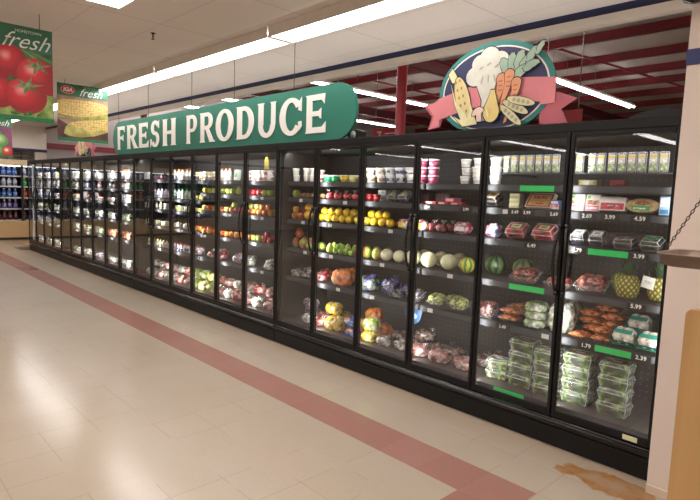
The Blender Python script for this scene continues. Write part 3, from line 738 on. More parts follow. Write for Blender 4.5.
def pillow(kind, desc, w, d, h, c1, c2, neck=None, band=None, cat='bag of carrots'):
    def fn():
        e = empty(kind)
        t_ = NT('carrots_in_'+kind); s = t_.n('ShaderNodeSeparateXYZ', {0: t_.obj()})
        vo = t_.n('ShaderNodeTexVoronoi', {'Vector': t_.n('ShaderNodeMapping', {'Vector': t_.obj(), 'Scale': (26, 75, 75), 'Rotation': (0, 0, .25)}).outputs[0], 'Scale': 1.0})
        wv = vo.outputs['Distance']; tone = t_.n('ShaderNodeSeparateColor', {0: vo.outputs['Color']}).outputs[0]
        col = t_.mix(tone, lin(c1), lin('e89a68'))
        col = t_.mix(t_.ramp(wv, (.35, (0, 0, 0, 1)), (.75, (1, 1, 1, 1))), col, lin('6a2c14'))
        m = t_.done(t_.bsdf(color=col, rough=.25, coat=.7, normal=t_.bump(wv, -.6, .01)))
        vs = []; fs = []; nu, nv = 16, 10
        for side in (1, -1):
            for i in range(nu+1):
                for j in range(nv+1):
                    u, v = i/nu*2-1, j/nv*2-1
                    hh = h/2*max(0, (1-abs(u)**3.2))**.5*max(0, (1-abs(v)**3))**.5*(1 if side > 0 else .92)
                    k = 1-.06*abs(v)
                    vs.append((u*w/2*k, v*d/2*(1-.05*abs(u)), h*.46+.0032+side*hh+.003*math.sin(9*u+5*v)*(1-abs(u))))
        n1 = (nu+1)*(nv+1)
        for i in range(nu):
            for j in range(nv):
                a = i*(nv+1)+j; fs.append((a, a+nv+1, a+nv+2, a+1)); fs.append((n1+a, n1+a+1, n1+a+nv+2, n1+a+nv+1))
        MB().add(vs, fs, True).build('filled_bag', m, e)
        if band:
            bm_ = MB()
            for s_ in (-1, 1):
                bm_.add([(s_*w*.5, -d*.42, h*.44), (s_*w*.5, d*.42, h*.44), (s_*(w*.5+.03), d*.46, h*.5), (s_*(w*.5+.03), -d*.46, h*.5)], [(0, 1, 2, 3)])
            bm_.build('bag_end', M('film_'+band, band, .3, coat=.5), e)
        return e
    PROTO[kind] = fn; DESC[kind] = desc; CAT[kind] = cat; DEPTH[kind] = d
pillow('carrot_bag', 'clear bag of orange carrots', .155, .17, .05, 'd8763e', 'b4552a')
pillow('blue_carrot_bag', 'carrot bag with blue ends', .15, .17, .05, 'd09068', 'b4552a', band='2a3aa8')

# --- flat packs and cartons
def carton(kind, desc, w, d, h, base, art, lean=0, cat='package'):
    def fn():
        e = empty(kind)
        b = MB().box(-w/2, w/2, -d/2, d/2, 0, h, .004); b.build('carton', M('carton_'+base, base, .4), e)
        for i, (c, x0, x1, z0, z1) in enumerate(art):
            mb = MB().flat([(w*(x0-.5), h*z0), (w*(x1-.5), h*z0), (w*(x1-.5), h*z1), (w*(x0-.5), h*z1)], -d/2-.0006-.0004*i)
            mat = M2('art_'+c[0]+c[1], c[0], c[1], 55, .4, .6, .4, .2, .0) if isinstance(c, tuple) else M('art_'+c, c, .4)
            mb.build('printed_panel', mat, e)
        if lean:
            for ch in list(e.children):
                ch.data.transform(Matrix.Rotation(-lean, 4, 'X')); zmin = min(v.co.z for v in e.children[0].data.vertices)
            for ch in e.children: ch.data.transform(Matrix.Translation((0, 0, -zmin)))
        return e
    PROTO[kind] = fn; DESC[kind] = desc; CAT[kind] = cat; DEPTH[kind] = d+h*math.sin(lean)
carton('pink_package', 'pink and white package with food picture', .088, .03, .125, 'e9e4e0', [('c8547a', 0.03, .97, .04, .34), (('8a4a30', 'd8b48a'), .06, .94, .38, .66), ('6fae4c', .08, .3, .72, .92), ('f2f0ea', .34, .92, .74, .92), (('f0dce4', 'c8547a'), .1, .9, .1, .26)], .18)
carton('red_white_tray', 'white and red printed tray', .15, .06, .085, 'ece6e2', [(('b01c34', 'd84a5a'), .05, .95, .08, .56), ('f4f0ec', .2, .8, .6, .9), (('e8d4d0', '9a1c30'), .3, .72, .18, .40)], .25)
carton('blue_carton', 'tall light blue carton', .055, .05, .125, '8fb4d0', [('dfe8ee', .1, .9, .45, .92), (('c0506a', 'e6e6e6'), .2, .8, .5, .75), ('3a6a9a', .1, .9, .08, .3)])
carton('small_blue_box', 'small blue and red box', .075, .05, .07, '3a5088', [(('c43a3c', 'e8e0d8'), .06, .94, .08, .6), ('d8dce8', .15, .85, .66, .9)])
carton('bread_package', 'large tan flatbread package with red border', .21, .04, .15, 'e8e0d4', [('9a2c2c', .04, .96, .05, .95), (('c9975a', 'd8ad70'), .1, .9, .12, .88), (('7c2420', 'c9975a'), .25, .75, .6, .78), ('a83c30', .38, .68, .22, .32)], .5)
carton('tofu_box', 'cream stacked box', .075, .07, .034, 'dcd8b4', [('c4c08a', .05, .95, .1, .5)], cat='box')
carton('pink_meat_box', 'pink shallow box', .09, .08, .032, 'c25a70', [('e2b4c0', .1, .9, .2, .7)], cat='box')
carton('red_meat_box', 'flat red package', .11, .08, .022, 'a82c3c', [('e0c0c4', .1, .6, .2, .8)], cat='box')
carton('dark_egg_box', 'dark brown fruit box', .14, .08, .085, '3a2624', [(('2c1e1e', '5a3634'), .04, .96, .08, .92)], cat='box')
carton('white_box', 'white printed box', .10, .08, .10, 'e2e0dc', [(('8a9ab0', 'e8e6e2'), .1, .9, .2, .8)], cat='box')
carton('corn_tray', 'pale tray of yellow and green vegetables', .15, .08, .075, 'd8d8c4', [(('c8c04a', '8aa848'), .05, .95, .1, .8)], cat='vegetable tray')
carton('lunch_box', 'orange and white box', .16, .10, .12, 'e0d8d0', [(('c8643a', 'e8c0a0'), .08, .92, .15, .85)], cat='box')
carton('red_low_pack', 'dark red low pack', .09, .06, .035, '6f1c20', [(('8a2a2c', '4a1416'), .05, .95, .1, .9)], cat='package')
carton('olive_low_pack', 'olive brown low pack', .12, .06, .035, '57502a', [(('6f6430', '3f3a20'), .05, .95, .1, .9)], cat='package')
carton('green_white_pack', 'green and white pouch', .10, .03, .12, 'e0e4dc', [(('4a8a5a', 'd8e0d4'), .1, .9, .3, .75), ('e8ece4', .2, .8, .8, .95)], .1)

@proto('herb_pack', 'upright clear herb pack with pale label', 'herb pack', .035)
def _():
    e = empty('herb_pack'); w, d, h = .047, .026, .122
    MB().box(-w/2, w/2, -d/2, d/2, 0, h, .006).build('plastic_shell', MFILM('herb_shell', base=.15, rim=.5), e)
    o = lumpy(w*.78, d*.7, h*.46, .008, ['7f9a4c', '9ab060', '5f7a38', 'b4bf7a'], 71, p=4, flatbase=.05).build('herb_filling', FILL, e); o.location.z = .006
    MB().flat([(-w*.42, h*.44), (w*.42, h*.44), (w*.42, h*.9), (-w*.42, h*.9)], -d/2-.0008).build('label', M('herb_label', 'b8b4ac', .5), e)
    MB().flat([(-w*.42, h*.72), (w*.42, h*.72), (w*.42, h*.82), (-w*.42, h*.82)], -d/2-.0014).build('label_stripe', M('herb_stripe', 'c9a83c', .4), e)
    MB().flat([(-w*.3, h*.52), (w*.3, h*.52), (w*.3, h*.62), (-w*.3, h*.62)], -d/2-.0014).build('label_print', M2('herb_print', '9aa0a8', 'e4e2dc', 120, .45, .55, .4, 0, 0), e)
    rim = MB().tube([(-w/2, 0, 0.004), (-w/2, 0, h-.004), (w/2, 0, h-.004), (w/2, 0, .004)], .0022, 5); rim.build('plastic_rib', RIMC, e)
    return e
@proto('flatbread_round', 'round tan flatbread pack with green label', 'package', .05)
def _():
    e = empty('flatbread_round'); w, h = .19, .085
    mb = MB(); pts = ellipse(0, h/2, w/2, h/2, 28); mb.flat(pts, -.018, .036)
    mb.build('bread', M2('flatbread', 'a8875a', 'c4a878', 40, rough=.6, coat=.4), e)
    MB().flat([(-w*.30, h*.18), (w*.24, h*.12), (w*.24, h*.46), (-w*.30, h*.46)], -.0195).build('label', M('label_green', '2f9a48', .4), e)
    MB().flat([(-w*.24, h*.24), (w*.12, h*.2), (w*.12, h*.32), (-w*.24, h*.33)], -.0205).build('label_print', M2('label_white_print', 'e6ece4', '7cc08a', 80, .45, .55, .4, 0, 0), e)
    MB().flat(ellipse(0, h*.66, w*.22, h*.17, 18), -.0195).build('food_picture', M2('food_brown', '7a3c24', 'a86a40', 60, rough=.5, coat=.3), e)
    for ch in e.children: ch.data.transform(Matrix.Rotation(-.3, 4, 'X'))
    zmin = min(v.co.z for ch in e.children for v in ch.data.vertices)
    for ch in e.children: ch.data.transform(Matrix.Translation((0, 0, -zmin+.0005)))
    return e
# ------------------------------------------------------------------ placing them
SHELFNAME = ['top shelf', 'second shelf', 'third shelf', 'fourth shelf', 'fifth shelf', 'bottom deck']
PLACED = []
EDGES = [684, 565, 480, 411, 359, 316, 275, 245, 218, 194, 172.5, 152, 133.5, 119, 105, 92, 80.6, 70, 61, 52, 45, 37.5, 28]
def door_of(px):
    for i in range(22):
        if px >= EDGES[i+1]: return i
    return 21
_rj = random.Random(99)
def put(shelf, kind, pxs, y=0, dz=0, rz=None, s=1.0, layer='', z0=None, desc=None, tilt=0):
    src = get(kind); d = DEPTH[kind]*s
    for px in pxs:
        k = door_of(px)
        Y = YS+.022+d/2+y; zs = SH
        if -8.204 < X_at(px, Y, SH[shelf-1]+.04) < -6.385: zs = SHB
        z = zs[shelf-1] if z0 is None else z0
        X = X_at(px, Y, z+.04)
        lim = XR-.035-d*.55
        if X < XEND+.09: continue
        X = min(X, lim)
        o = copy_tree(src); o.location = (X, Y, z+dz+.0005)
        o.rotation_euler.z = _rj.uniform(-.12, .12) if rz is None else (_rj.uniform(0, 6.28) if rz == 'r' else rz)
        if s != 1: o.scale = (s, s, s)
        if tilt: o.rotation_euler.x = tilt; o.location.z += d/2*math.sin(tilt); o.location.y += .01
        PLACED.append((desc or DESC[kind], CAT[kind], SHELFNAME[shelf-1], k, px, layer, o))
def rng(a, b, n): return [a+(b-a)*i/(n-1) for i in range(n)] if n > 1 else [(a+b)/2]
R = 'r'
# rack for the herb packs over the top shelf behind the two doors next to the wall
for x0, x1, li, so, ox, z in _shelves:
    if li == 0 and x1 > -1.0:
        MB().box(XR-2*P-ox+.03, XR-ox-.05, YS+.045, YS+.115, 1.744, 1.748).tube([(XR-2*P-ox+.03, YS+.045, 1.742), (XR-ox-.05, YS+.045, 1.742)], .003, 6).box(XR-2*P-ox+.03, XR-2*P-ox+.034, YS+.05, YB+.02, 1.735, 1.748).box(XR-ox-.054, XR-ox-.05, YS+.05, YB+.02, 1.735, 1.748).build('wire_rack', CHAN, so, 'thin wire rack for herb packs')

# first door (beside the white wall)
put(1, 'herb_pack', [579.8, 592.4, 601.4, 612, 622, 632, 642, 653.5, 664], y=.04, z0=1.749, rz=0)
put(1, 'olive_low_pack', [590], y=.03, rz=0); put(1, 'red_low_pack', [619], y=.03, rz=0)
put(2, 'pink_package', [577.5, 593.5], rz=0); put(2, 'white_box', [612], y=.10, rz=.1)
put(2, 'red_white_tray', [613.5], rz=.05); put(2, 'flatbread_round', [643], rz=0, s=1.0); put(2, 'blue_carton', [663.5], rz=.1)
put(3, 'berry_clamshell', [579.5, 598], rz=.05, tilt=.45); put(3, 'dark_clamshell', [625], rz=0, tilt=.15); put(3, 'green_label_clamshell', [652], rz=0, tilt=.35)
put(3, 'dark_egg_box', [600, 622, 644], y=.22, dz=.0, rz=0)
put(4, 'red_grape_tray', [592.5], rz=.06, tilt=.3); put(4, 'pineapple', [633], y=.0, rz=.3, s=1.0); put(4, 'pineapple', [659], y=.05, rz=1.3, s=.95); put(4, 'striped_melon', [621], y=.20, rz=.5)
put(5, 'cauliflower_wrap', [577], y=.04, rz=.1, s=1.15, layer='front'); put(5, 'cauliflower_wrap', [584], y=.25, rz=.3, s=1.15, layer='rear')
put(5, 'carrot_bag', [580], y=-.005, rz=-.12, s=.74, layer='small front')
for q, (px_, yy, dz_) in enumerate(((604, .0, 0), (603, .015, .047), (612, .18, 0), (611, .18, .053), (610, .185, .106), (609, .19, .159), (590, .19, 0), (590, .195, .053), (591, .2, .106))):
    put(5, 'carrot_bag', [px_], y=yy, dz=dz_, rz=.09*(-1)**q, s=.84 if q < 2 else .96, layer=['front lower', 'front upper', 'rear lowest', 'rear second', 'rear third', 'rear topmost', 'rear side lower', 'rear side middle', 'rear side upper'][q])
put(5, 'mushroom_pack', [628], rz=.03, y=-.01, tilt=.75); put(5, 'mushroom_pack', [655], rz=-.05, y=-.01, tilt=.75); put(5, 'mushroom_pack', [640], y=.16, dz=.06, rz=0, tilt=.75, layer='behind')
def stack(px, n, kinds, y=0, rz=0, s=1.0):
    for i in range(n): put(6, kinds[i % len(kinds)], [px], y=y, dz=i*.0845*s, rz=rz+(.03 if i % 2 else -.02), s=s, layer=['lowest', 'second layer', 'third layer', 'topmost'][i] if n > 2 else ['lower', 'upper'][i])
stack(577, 4, ['salad_clamshell_a', 'salad_clamshell_b'], y=.03, rz=.05); stack(614, 4, ['salad_clamshell_b', 'salad_clamshell_a'], y=.02, rz=.04)
# second door
put(1, 'herb_pack', [507, 514.5, 523, 530.5, 539, 547.5, 556], y=.04, z0=1.749, rz=0)
for q in range(3): put(1, 'white_tub', [495.5], dz=q*.063, layer=['lowest', 'middle', 'topmost'][q], s=.98)
put(2, 'orange_label_clamshell', [494.5], rz=0, tilt=.5)
for q in range(3): put(2, 'tofu_box', [516.5], dz=q*.0345, rz=.05*q, layer=['lowest', 'middle', 'topmost'][q], y=.06)
put(2, 'bread_package', [538.5], y=.0, rz=-.04, s=.92); put(2, 'small_blue_box', [556], rz=0, s=.9, y=.02)
put(3, 'blue_pink_bag', [494], rz=0); put(3, 'strawberry_tray', [518], rz=.03, s=.92, tilt=.55); put(3, 'strawberry_tray', [546], rz=-.02, s=.95, tilt=.55)
put(4, 'watermelon', [496], y=.15, rz=.2, s=.85); put(4, 'watermelon', [524], y=.15, rz=-.1, s=.85); put(4, 'red_grape_tray', [526], y=-.01, rz=.05, s=.95, tilt=.3); put(4, 'red_grape_tray', [559.5], rz=0, s=.85)
put(5, 'dark_grape_tray', [491.5], rz=0); put(5, 'blue_carrot_bag', [514], rz=.06); put(5, 'blue_carrot_bag', [513.5], dz=.051, rz=-.05, y=.015, layer='upper layer'); put(5, 'blue_carrot_bag', [523], y=.22, dz=0, rz=0); put(5, 'blue_carrot_bag', [523], y=.22, dz=.051, rz=.08, layer='upper layer')
for q in range(3): put(5, 'lettuce_wrap', [541.5+q*.3], dz=q*.058, rz=-.05+.05*q, layer=['lowest', 'middle', 'topmost'][q], s=.98)
stack(499, 2, ['salad_clamshell_c'], y=.04, rz=.1, s=.9); stack(523, 4, ['salad_clamshell_a', 'salad_clamshell_b'], y=.03, rz=.0); stack(547, 4, ['salad_clamshell_b', 'salad_clamshell_a'], y=.0, rz=.1, s=.95)
put(6, 'dim_potato_bag', [479], y=.15, rz=.3, s=.9); put(6, 'dim_potato_bag', [487], y=.28, rz=.6, s=.9)
# third door
for q in range(3): put(1, 'pink_tub', [421.5, 433.5], dz=q*.063, layer=['lowest', 'middle', 'topmost'][q], rz=R)
for q in range(3): put(1, 'white_tub', [466.5], dz=q*.063, layer=['lowest', 'middle', 'topmost'][q], rz=R, s=.9)
for q in range(3): put(1, 'white_tub', [477.5], dz=q*.063, layer=['lowest', 'middle', 'topmost'][q], rz=R, s=.98)
put(2, 'red_meat_box', [434, 446.5, 459]); put(2, 'pink_meat_box', [453], dz=.0225, layer='upper'); put(2, 'dark_egg_box', [425, 445], y=.2, rz=0)
put(3, 'yellow_label_bag', [421]); put(3, 'red_pack', [433, 442.5], y=.0); put(3, 'pink_bag', [463.5]); put(3, 'red_pack', [450], y=.08)
put(4, 'honeydew_melon', [409.5, 428.5, 448], rz=R); put(4, 'striped_melon', [467], rz=.2, s=.98); put(4, 'cantaloupe', [424, 441, 457], y=.145, rz=R)
put(5, 'smoky_fruit_tray', [417.5], rz=.04, tilt=.3); put(5, 'green_grape_tray', [437], rz=.05, s=.9, tilt=.3); put(5, 'green_grape_tray', [459.5], rz=-.05, s=.92, tilt=.3); put(5, 'green_grape_tray', [455], y=.16, rz=0, s=.9)
put(6, 'dim_potato_bag', [418, 435], y=.19, rz=R, s=.95); put(6, 'red_potato_bag', [416, 438], rz=.2); put(6, 'red_potato_bag', [461], rz=-.3, s=.95); put(6, 'dim_potato_bag', [452], y=.19, rz=R); put(6, 'dim_potato_bag', [425], y=.12, dz=.105, rz=.5, layer='upper layer')
# fourth door
for q in range(2):
    L = ['lower row', 'upper row'][q]
    put(1, 'brown_print_tub', [372, 380.5], dz=q*.063, layer=L, rz=R); put(1, 'blue_print_tub', [389.5, 398.8, 408], dz=q*.063, layer=L, rz=R)
put(1, 'pink_tub', [363], layer='', rz=R, s=.9)
put(2, 'red_jar', [369.5, 377], rz=R); put(2, 'grey_clamshell', [394.5, 405.5], rz=.05, tilt=.6); put(2, 'white_box', [385], y=.12)
put(3, 'large_lemon', [367.5, 375, 382.5, 390], rz=R, layer='front row'); put(3, 'large_lemon', [366, 373.5, 381, 388.5], y=.078, rz=R, layer='second row'); put(3, 'large_lemon', [371.5, 379, 386.5], y=.039, dz=.063, rz=R, layer='upper row')
put(3, 'red_pack', [397], y=.05, s=.8); put(3, 'yellow_label_bag', [404.5], s=.92)
put(4, 'mango', [367, 377], rz=R); put(4, 'honeydew_melon', [388.5, 401], rz=R, s=.84); put(4, 'mango', [367, 377, 388], y=.12, rz=R)
put(5, 'purple_bag', [373], rz=.2, s=1.18); put(5, 'violet_bag', [390], y=.08, rz=.1, s=1.2); put(5, 'violet_bag', [402], y=.09, rz=.5, s=.9); put(5, 'dark_mixed_bag', [394.5], y=-.03, rz=.1, s=.7)
put(6, 'orange_net_bag', [367], y=.18, dz=0, rz=.2, s=.95); put(6, 'orange_net_bag', [381.5], y=.16, rz=-.4, s=.95); put(6, 'orange_net_bag', [373], y=.16, dz=.135, rz=.2, s=.9, layer='upper'); put(6, 'green_apple_bag', [374], y=.03, dz=.108, rz=.1, s=.9, layer='upper layer'); put(6, 'lemon_bag', [371], y=-.01, rz=0, s=.75); put(6, 'clear_mixed_bag', [390], rz=.2, s=.9); put(6, 'clear_mixed_bag', [401.5], y=.03, rz=-.4, s=.9); put(6, 'dim_potato_bag', [400], y=.2, rz=0)
# fifth door
for q in range(2): put(1, 'red_print_tub', [321], dz=q*.056, layer=['lower', 'upper'][q], rz=R)
put(1, 'green_tub', [328.5, 338], rz=R); put(1, 'yellow_tub', [346.5], rz=R); put(1, 'cream_tub', [355], rz=R)
put(1, 'white_cup', [327, 336, 345], y=.1, rz=R)
put(2, 'potato', [319, 323], rz=R); put(2, 'red_net_apples', [329.5, 338.5, 348, 356.5], rz=R, s=.92)
put(3, 'large_lemon', [320.5, 327.5, 334.5, 341.5, 348.5, 355.5], rz=R, layer='front row'); put(3, 'large_lemon', [319.5, 326.5, 333.5, 340.5, 347.5, 354], y=.078, rz=R, layer='second row'); put(3, 'large_lemon', [323.8, 330.8, 337.8, 344.8, 351.8], y=.039, dz=.063, rz=R, layer='upper row'); put(3, 'orange_fruit', [331, 338], y=.12, dz=.066, rz=R, layer='upper row')
put(4, 'papaya', [322.5], rz=-.6, y=.03); put(4, 'green_pear', [331], y=0, rz=R); put(4, 'lime', [336, 341, 346, 351], rz=R, layer='front row'); put(4, 'green_pear', [333, 340, 347, 354], y=.075, rz=R, layer='second row'); put(4, 'lime', [338.5, 343.5, 348.5], y=.02, dz=.042, rz=R, layer='upper row'); put(4, 'red_apple', [356], rz=R)
put(5, 'red_onion_bag', [322], rz=.2, s=.85); put(5, 'red_onion_bag', [326], y=.17, rz=-.2, s=.9); put(5, 'tan_orange_bag', [343.5], y=0, rz=.1, s=1.02); put(5, 'orange_net_bag', [350], y=.2, rz=.1)
put(6, 'red_apple_bag', [319], rz=.2, s=.85); put(6, 'lemon_bag', [336], y=.0, rz=.05, s=1); put(6, 'lemon_bag', [341], y=.17, rz=.2); put(6, 'lemon_bag', [334], y=.08, dz=.13, rz=-.1, s=.85, layer='upper'); put(6, 'blue_orange_bag', [353], y=-.01, rz=.1, s=.8); put(6, 'blue_orange_bag', [352], y=.02, dz=.088, rz=-.2, s=.85, layer='upper'); put(6, 'red_apple_bag', [321], y=.16, rz=.3, s=.9)
# sixth door
for q in range(2): put(1, 'white_cup', [295, 307, 313], dz=q*.065, layer=['lower', 'upper'][q], rz=R)
put(2, 'green_apple', [293], s=1.2, rz=R); put(2, 'potato', [299, 303.5, 308, 312.5], rz=R)
put(3, 'blushed_apple', [291.5, 297.5], rz=R, layer='front row'); put(3, 'red_apple', [292, 298, 304], y=.075, rz=R, layer='second row'); put(3, 'blushed_apple', [294.5], y=.035, dz=.062, rz=R, layer='upper row'); put(3, 'red_apple', [301], y=.06, dz=.055, rz=R, layer='upper row'); put(3, 'grapefruit', [304, 312.5], rz=R, layer='lower row'); put(3, 'grapefruit', [309], y=.03, dz=.082, rz=R, layer='upper row')
put(4, 'mango', [291.5, 299], rz=R, layer='front row'); put(4, 'mango', [292, 299.5, 307], y=.105, rz=R, layer='second row'); put(4, 'mango', [295.3], y=.04, dz=.094, rz=R, layer='upper row'); put(4, 'papaya', [310.5], rz=1.2, s=.8)
put(5, 'grape_bag', [293], y=.15, dz=0, rz=0); put(5, 'clear_mixed_bag', [292.5], rz=.1, s=.8); put(5, 'dark_mixed_bag', [306], rz=0, s=.85); put(5, 'clear_mixed_bag', [309], y=.15, rz=.2)

# seventh door
for q in range(2): put(1, 'red_print_tub', [248.5, 254, 259.5, 265, 270.5], dz=q*.056, layer=['lower row', 'upper row'][q], rz=R)
put(2, 'crimson_apple', [248.5, 254, 259.5], rz=R); put(2, 'green_apple', [265, 270.5], rz=R); put(2, 'crimson_apple', [252, 257.5], y=.075, rz=R, layer='second row'); put(2, 'green_apple', [263, 268.5, 273], y=.075, rz=R, layer='second row')
put(3, 'blushed_apple', rng(248.5, 271, 5), rz=R, layer='front row'); put(3, 'golden_apple', rng(250, 273, 5), y=.075, rz=R, layer='second row'); put(3, 'golden_apple', rng(251.5, 257, 2), y=.037, dz=.056, rz=R, layer='upper row'); put(3, 'blushed_apple', rng(262.5, 268.5, 2), y=.037, dz=.056, rz=R, layer='upper row')
put(4, 'blushed_apple', [248.5], rz=R); put(4, 'green_apple', [254, 259.5], rz=R, layer='front row'); put(4, 'crimson_apple', [265, 270.5], rz=R, layer='front row'); put(4, 'crimson_apple', [263, 268.5, 273.5], y=.075, rz=R, layer='second row'); put(4, 'crimson_apple', [267.7], y=.037, dz=.056, rz=R, layer='upper row'); put(4, 'peach', [251, 256.5], y=.075, rz=R, layer='second row')


# eighth door
put(1, 'white_bottle', [222, 226, 230], rz=R); put(1, 'green_white_pack', [237], rz=0)
put(2, 'green_apple', [223, 228, 233], rz=R); put(2, 'green_pear', [239], rz=R)
put(3, 'blushed_apple', [222, 227, 232], rz=R); put(3, 'crimson_apple', [237, 242], rz=R); put(3, 'green_apple', [229, 234, 239], y=.075, rz=R, layer='second row'); put(3, 'green_apple', [234.5], y=.04, dz=.056, rz=R, layer='upper row')
put(4, 'peach', rng(222, 242, 5), rz=R, layer='front row'); put(4, 'peach', rng(224, 241, 4), y=.073, rz=R, layer='second row')


# ninth door
put(1, 'tan_tub', rng(196.5, 215, 5), rz=R, layer=''); put(2, 'golden_apple', rng(196.5, 215, 5), rz=R); put(3, 'golden_apple', rng(196, 205, 3), rz=R); put(3, 'blushed_apple', rng(209.5, 214.5, 2), rz=R); put(4, 'peach', rng(196, 205, 3), rz=R); put(4, 'blushed_apple', rng(209.5, 214.5, 2), rz=R); put(4, 'red_apple', rng(198.5, 212.5, 4), y=.075, rz=R, layer='second row')

# tenth to twelfth door
put(1, 'white_bottle', rng(175, 191, 5), rz=R); put(2, 'mint_bottle', rng(175, 191, 5), rz=R, s=.95); put(3, 'corn_tray', [180, 188.5], rz=0, s=.9); put(4, 'white_bag', [178, 187.5], rz=.1, s=.75); put(5, 'red_label_bottle', rng(175, 191, 6), rz=R)
put(1, 'dark_jar', rng(155, 170, 5), rz=R); put(2, 'lilac_bottle', rng(155, 170, 5), rz=R, s=.95); put(3, 'white_box', [167], rz=0, s=.85); put(3, 'yellow_cap_bottle', [157, 161], rz=0); put(4, 'corn_tray', [156.5], rz=0, s=.8); put(4, 'corn_tray', [165.5], rz=.1, s=.85); put(5, 'yellow_cap_bottle', rng(154.5, 170, 6), rz=R)
put(1, 'white_box', [146], rz=0); put(3, 'white_box', [148], rz=0, s=.8); put(4, 'white_bag', [148.5], rz=0, s=.8); put(5, 'green_white_pack', [149.5], rz=0, s=.8); put(6, 'white_bag', [148], rz=.2); put(6, 'clear_mixed_bag', [141], rz=.2, s=.9)
def heap(sh, kinds, a, b, n, sizes=(.8, .95), up=True):
    rg = random.Random(int(a)*7+sh)
    ps = rng(a, b, n)
    for i, p_ in enumerate(ps): put(sh, kinds[i % len(kinds)], [p_], y=-.005, rz=rg.uniform(-.4, .4), s=rg.uniform(*sizes), layer='front row')
    for i, p_ in enumerate(ps): put(sh, kinds[(i+1) % len(kinds)], [p_+1.5], y=.17, rz=rg.uniform(-.6, .6), s=rg.uniform(*sizes), layer='back row')
    if up:
        for i, p_ in enumerate(rng(a+2, b, n)): put(sh, kinds[(i+2) % len(kinds)], [p_], y=.09, dz=.122, rz=rg.uniform(-.6, .6), s=rg.uniform(sizes[0]*.95, sizes[1]*.95), layer='on top')
heap(6, ['red_potato_bag', 'white_bag', 'red_potato_bag', 'red_apple_bag'], 246, 271, 3, (.98, 1.08))
heap(6, ['red_potato_bag', 'white_bag', 'red_apple_bag'], 221, 240, 3, (.92, 1.02))
heap(6, ['green_apple_bag', 'yellow_apple_bag', 'green_apple_bag'], 197, 214, 3, (.92, 1.02))
heap(6, ['white_bag', 'red_apple_bag', 'red_potato_bag'], 175, 190, 3, (.9, 1.0))
heap(6, ['clear_mixed_bag', 'red_potato_bag', 'white_bag'], 155, 169.5, 3, (.9, 1.0))
heap(5, ['white_bag', 'white_bag', 'clear_mixed_bag'], 249, 270, 2, (.85, .95), False)
heap(5, ['red_onion_bag', 'onion_bag', 'red_onion_bag'], 222, 240, 2, (.9, 1.0), False)
heap(5, ['onion_bag', 'red_onion_bag', 'white_bag'], 198, 213, 2, (.8, .9), False)
heap(6, ['onion_bag', 'white_bag', 'onion_bag'], 290, 311, 2, (.85, .95), True)
# the far doors: bagged salads and small packs
rr_ = random.Random(21)
cents = [(EDGES[k]+EDGES[k+1])/2 for k in range(22)]
for k in range(12, 22):
    a, b = EDGES[k+1]+1.5, EDGES[k]-1.5; n = 3 if k > 15 else 4
    for sh, kinds in ((1, ['white_box', 'green_white_pack', 'lunch_box', 'white_bottle', 'tan_tub']), (2, ['lilac_bottle', 'mint_bottle', 'pink_package', 'small_blue_box', 'white_bottle', 'dark_jar']), (3, ['corn_tray', 'lilac_bottle', 'pink_package', 'green_white_pack', 'red_print_tub']), (4, ['white_salad_bag', 'salad_bag', 'white_salad_bag']), (5, ['salad_bag', 'white_salad_bag', 'green_veg_bag']), (6, ['white_salad_bag', 'purple_salad_bag', 'salad_bag', 'white_bag'])):
        n_ = n if sh < 4 else 3
        ps = rng(a+(b-a)*.22, b-(b-a)*.22, n_)
        kd = rr_.choice(kinds)
        for p_ in ps:
            if sh >= 4 or rr_.random() < .45: kd = rr_.choice(kinds)
            if k in (12, 13) and sh == 5: kd = 'orange_veg_bag'
            if k == 12 and sh == 4: kd = 'green_veg_bag'
            put(sh, kd, [p_], rz=_rj.uniform(-.1, .1), s=.86 if sh >= 4 else 1.05 if kd not in ('lunch_box', 'white_box') else .95)
# ------------------------------------------------------------------ settle: keep goods inside their case, below the next shelf and apart
def dims(o):
    lo = [9]*3; hi = [-9]*3
    def walk(q):
        if q.type == 'MESH':
            for c in q.bound_box:
                for i in range(3): lo[i] = min(lo[i], c[i]+(q.location[i] if q is not o else 0)); hi[i] = max(hi[i], c[i]+(q.location[i] if q is not o else 0))
        for ch in _kids2[q.name]: walk(ch)
    walk(o); return lo, hi
_kids2 = defaultdict(list)
for q in bpy.data.objects:
    if q.parent: _kids2[q.parent.name].append(q)
_dc = {}
BOX = []
for it in PLACED:
    o = it[6]; base = o.name.rsplit('.', 1)[0]
    if base not in _dc or base == 'salad_clamshell': _dc[base] = dims(o)
    lo, hi = _dc[base]; s = o.scale[0]; a = o.rotation_euler.z
    w, d = (hi[0]-lo[0])*s, (hi[1]-lo[1])*s
    hw = (abs(math.cos(a))*w+abs(math.sin(a))*d)/2; hd = (abs(math.sin(a))*w+abs(math.cos(a))*d)/2
    zs = SHB if -8.204 < o.location.x < -6.385 else SH; si = SHELFNAME.index(it[2])
    top = 1.94 if si == 0 else zs[si-1]-.055
    base_z = o.location.z; H = hi[2]*s
    if base_z+H > top and not (o.name.startswith('herb')): o.scale[2] = s*max(.4, (top-base_z)/H); H = (top-base_z)
    if o.rotation_euler.x: hd = (abs(math.cos(o.rotation_euler.x))*d+abs(math.sin(o.rotation_euler.x))*H)/2; H = math.cos(o.rotation_euler.x)*H+math.sin(o.rotation_euler.x)*d; base_z -= d/2*math.sin(o.rotation_euler.x)
    ci = next((c for c in CASES if c.location.x <= o.location.x <= c.location.x+(6 if c is not CASES[3] else 4)*P), CASES[0] if o.location.x > -2 else CASES[3])
    x0, x1 = ci.location.x+.036, ci.location.x+(6 if ci is not CASES[3] else 4)*P-.036
    BOX.append([o, hw, hd, base_z, base_z+H, x0, x1, si])
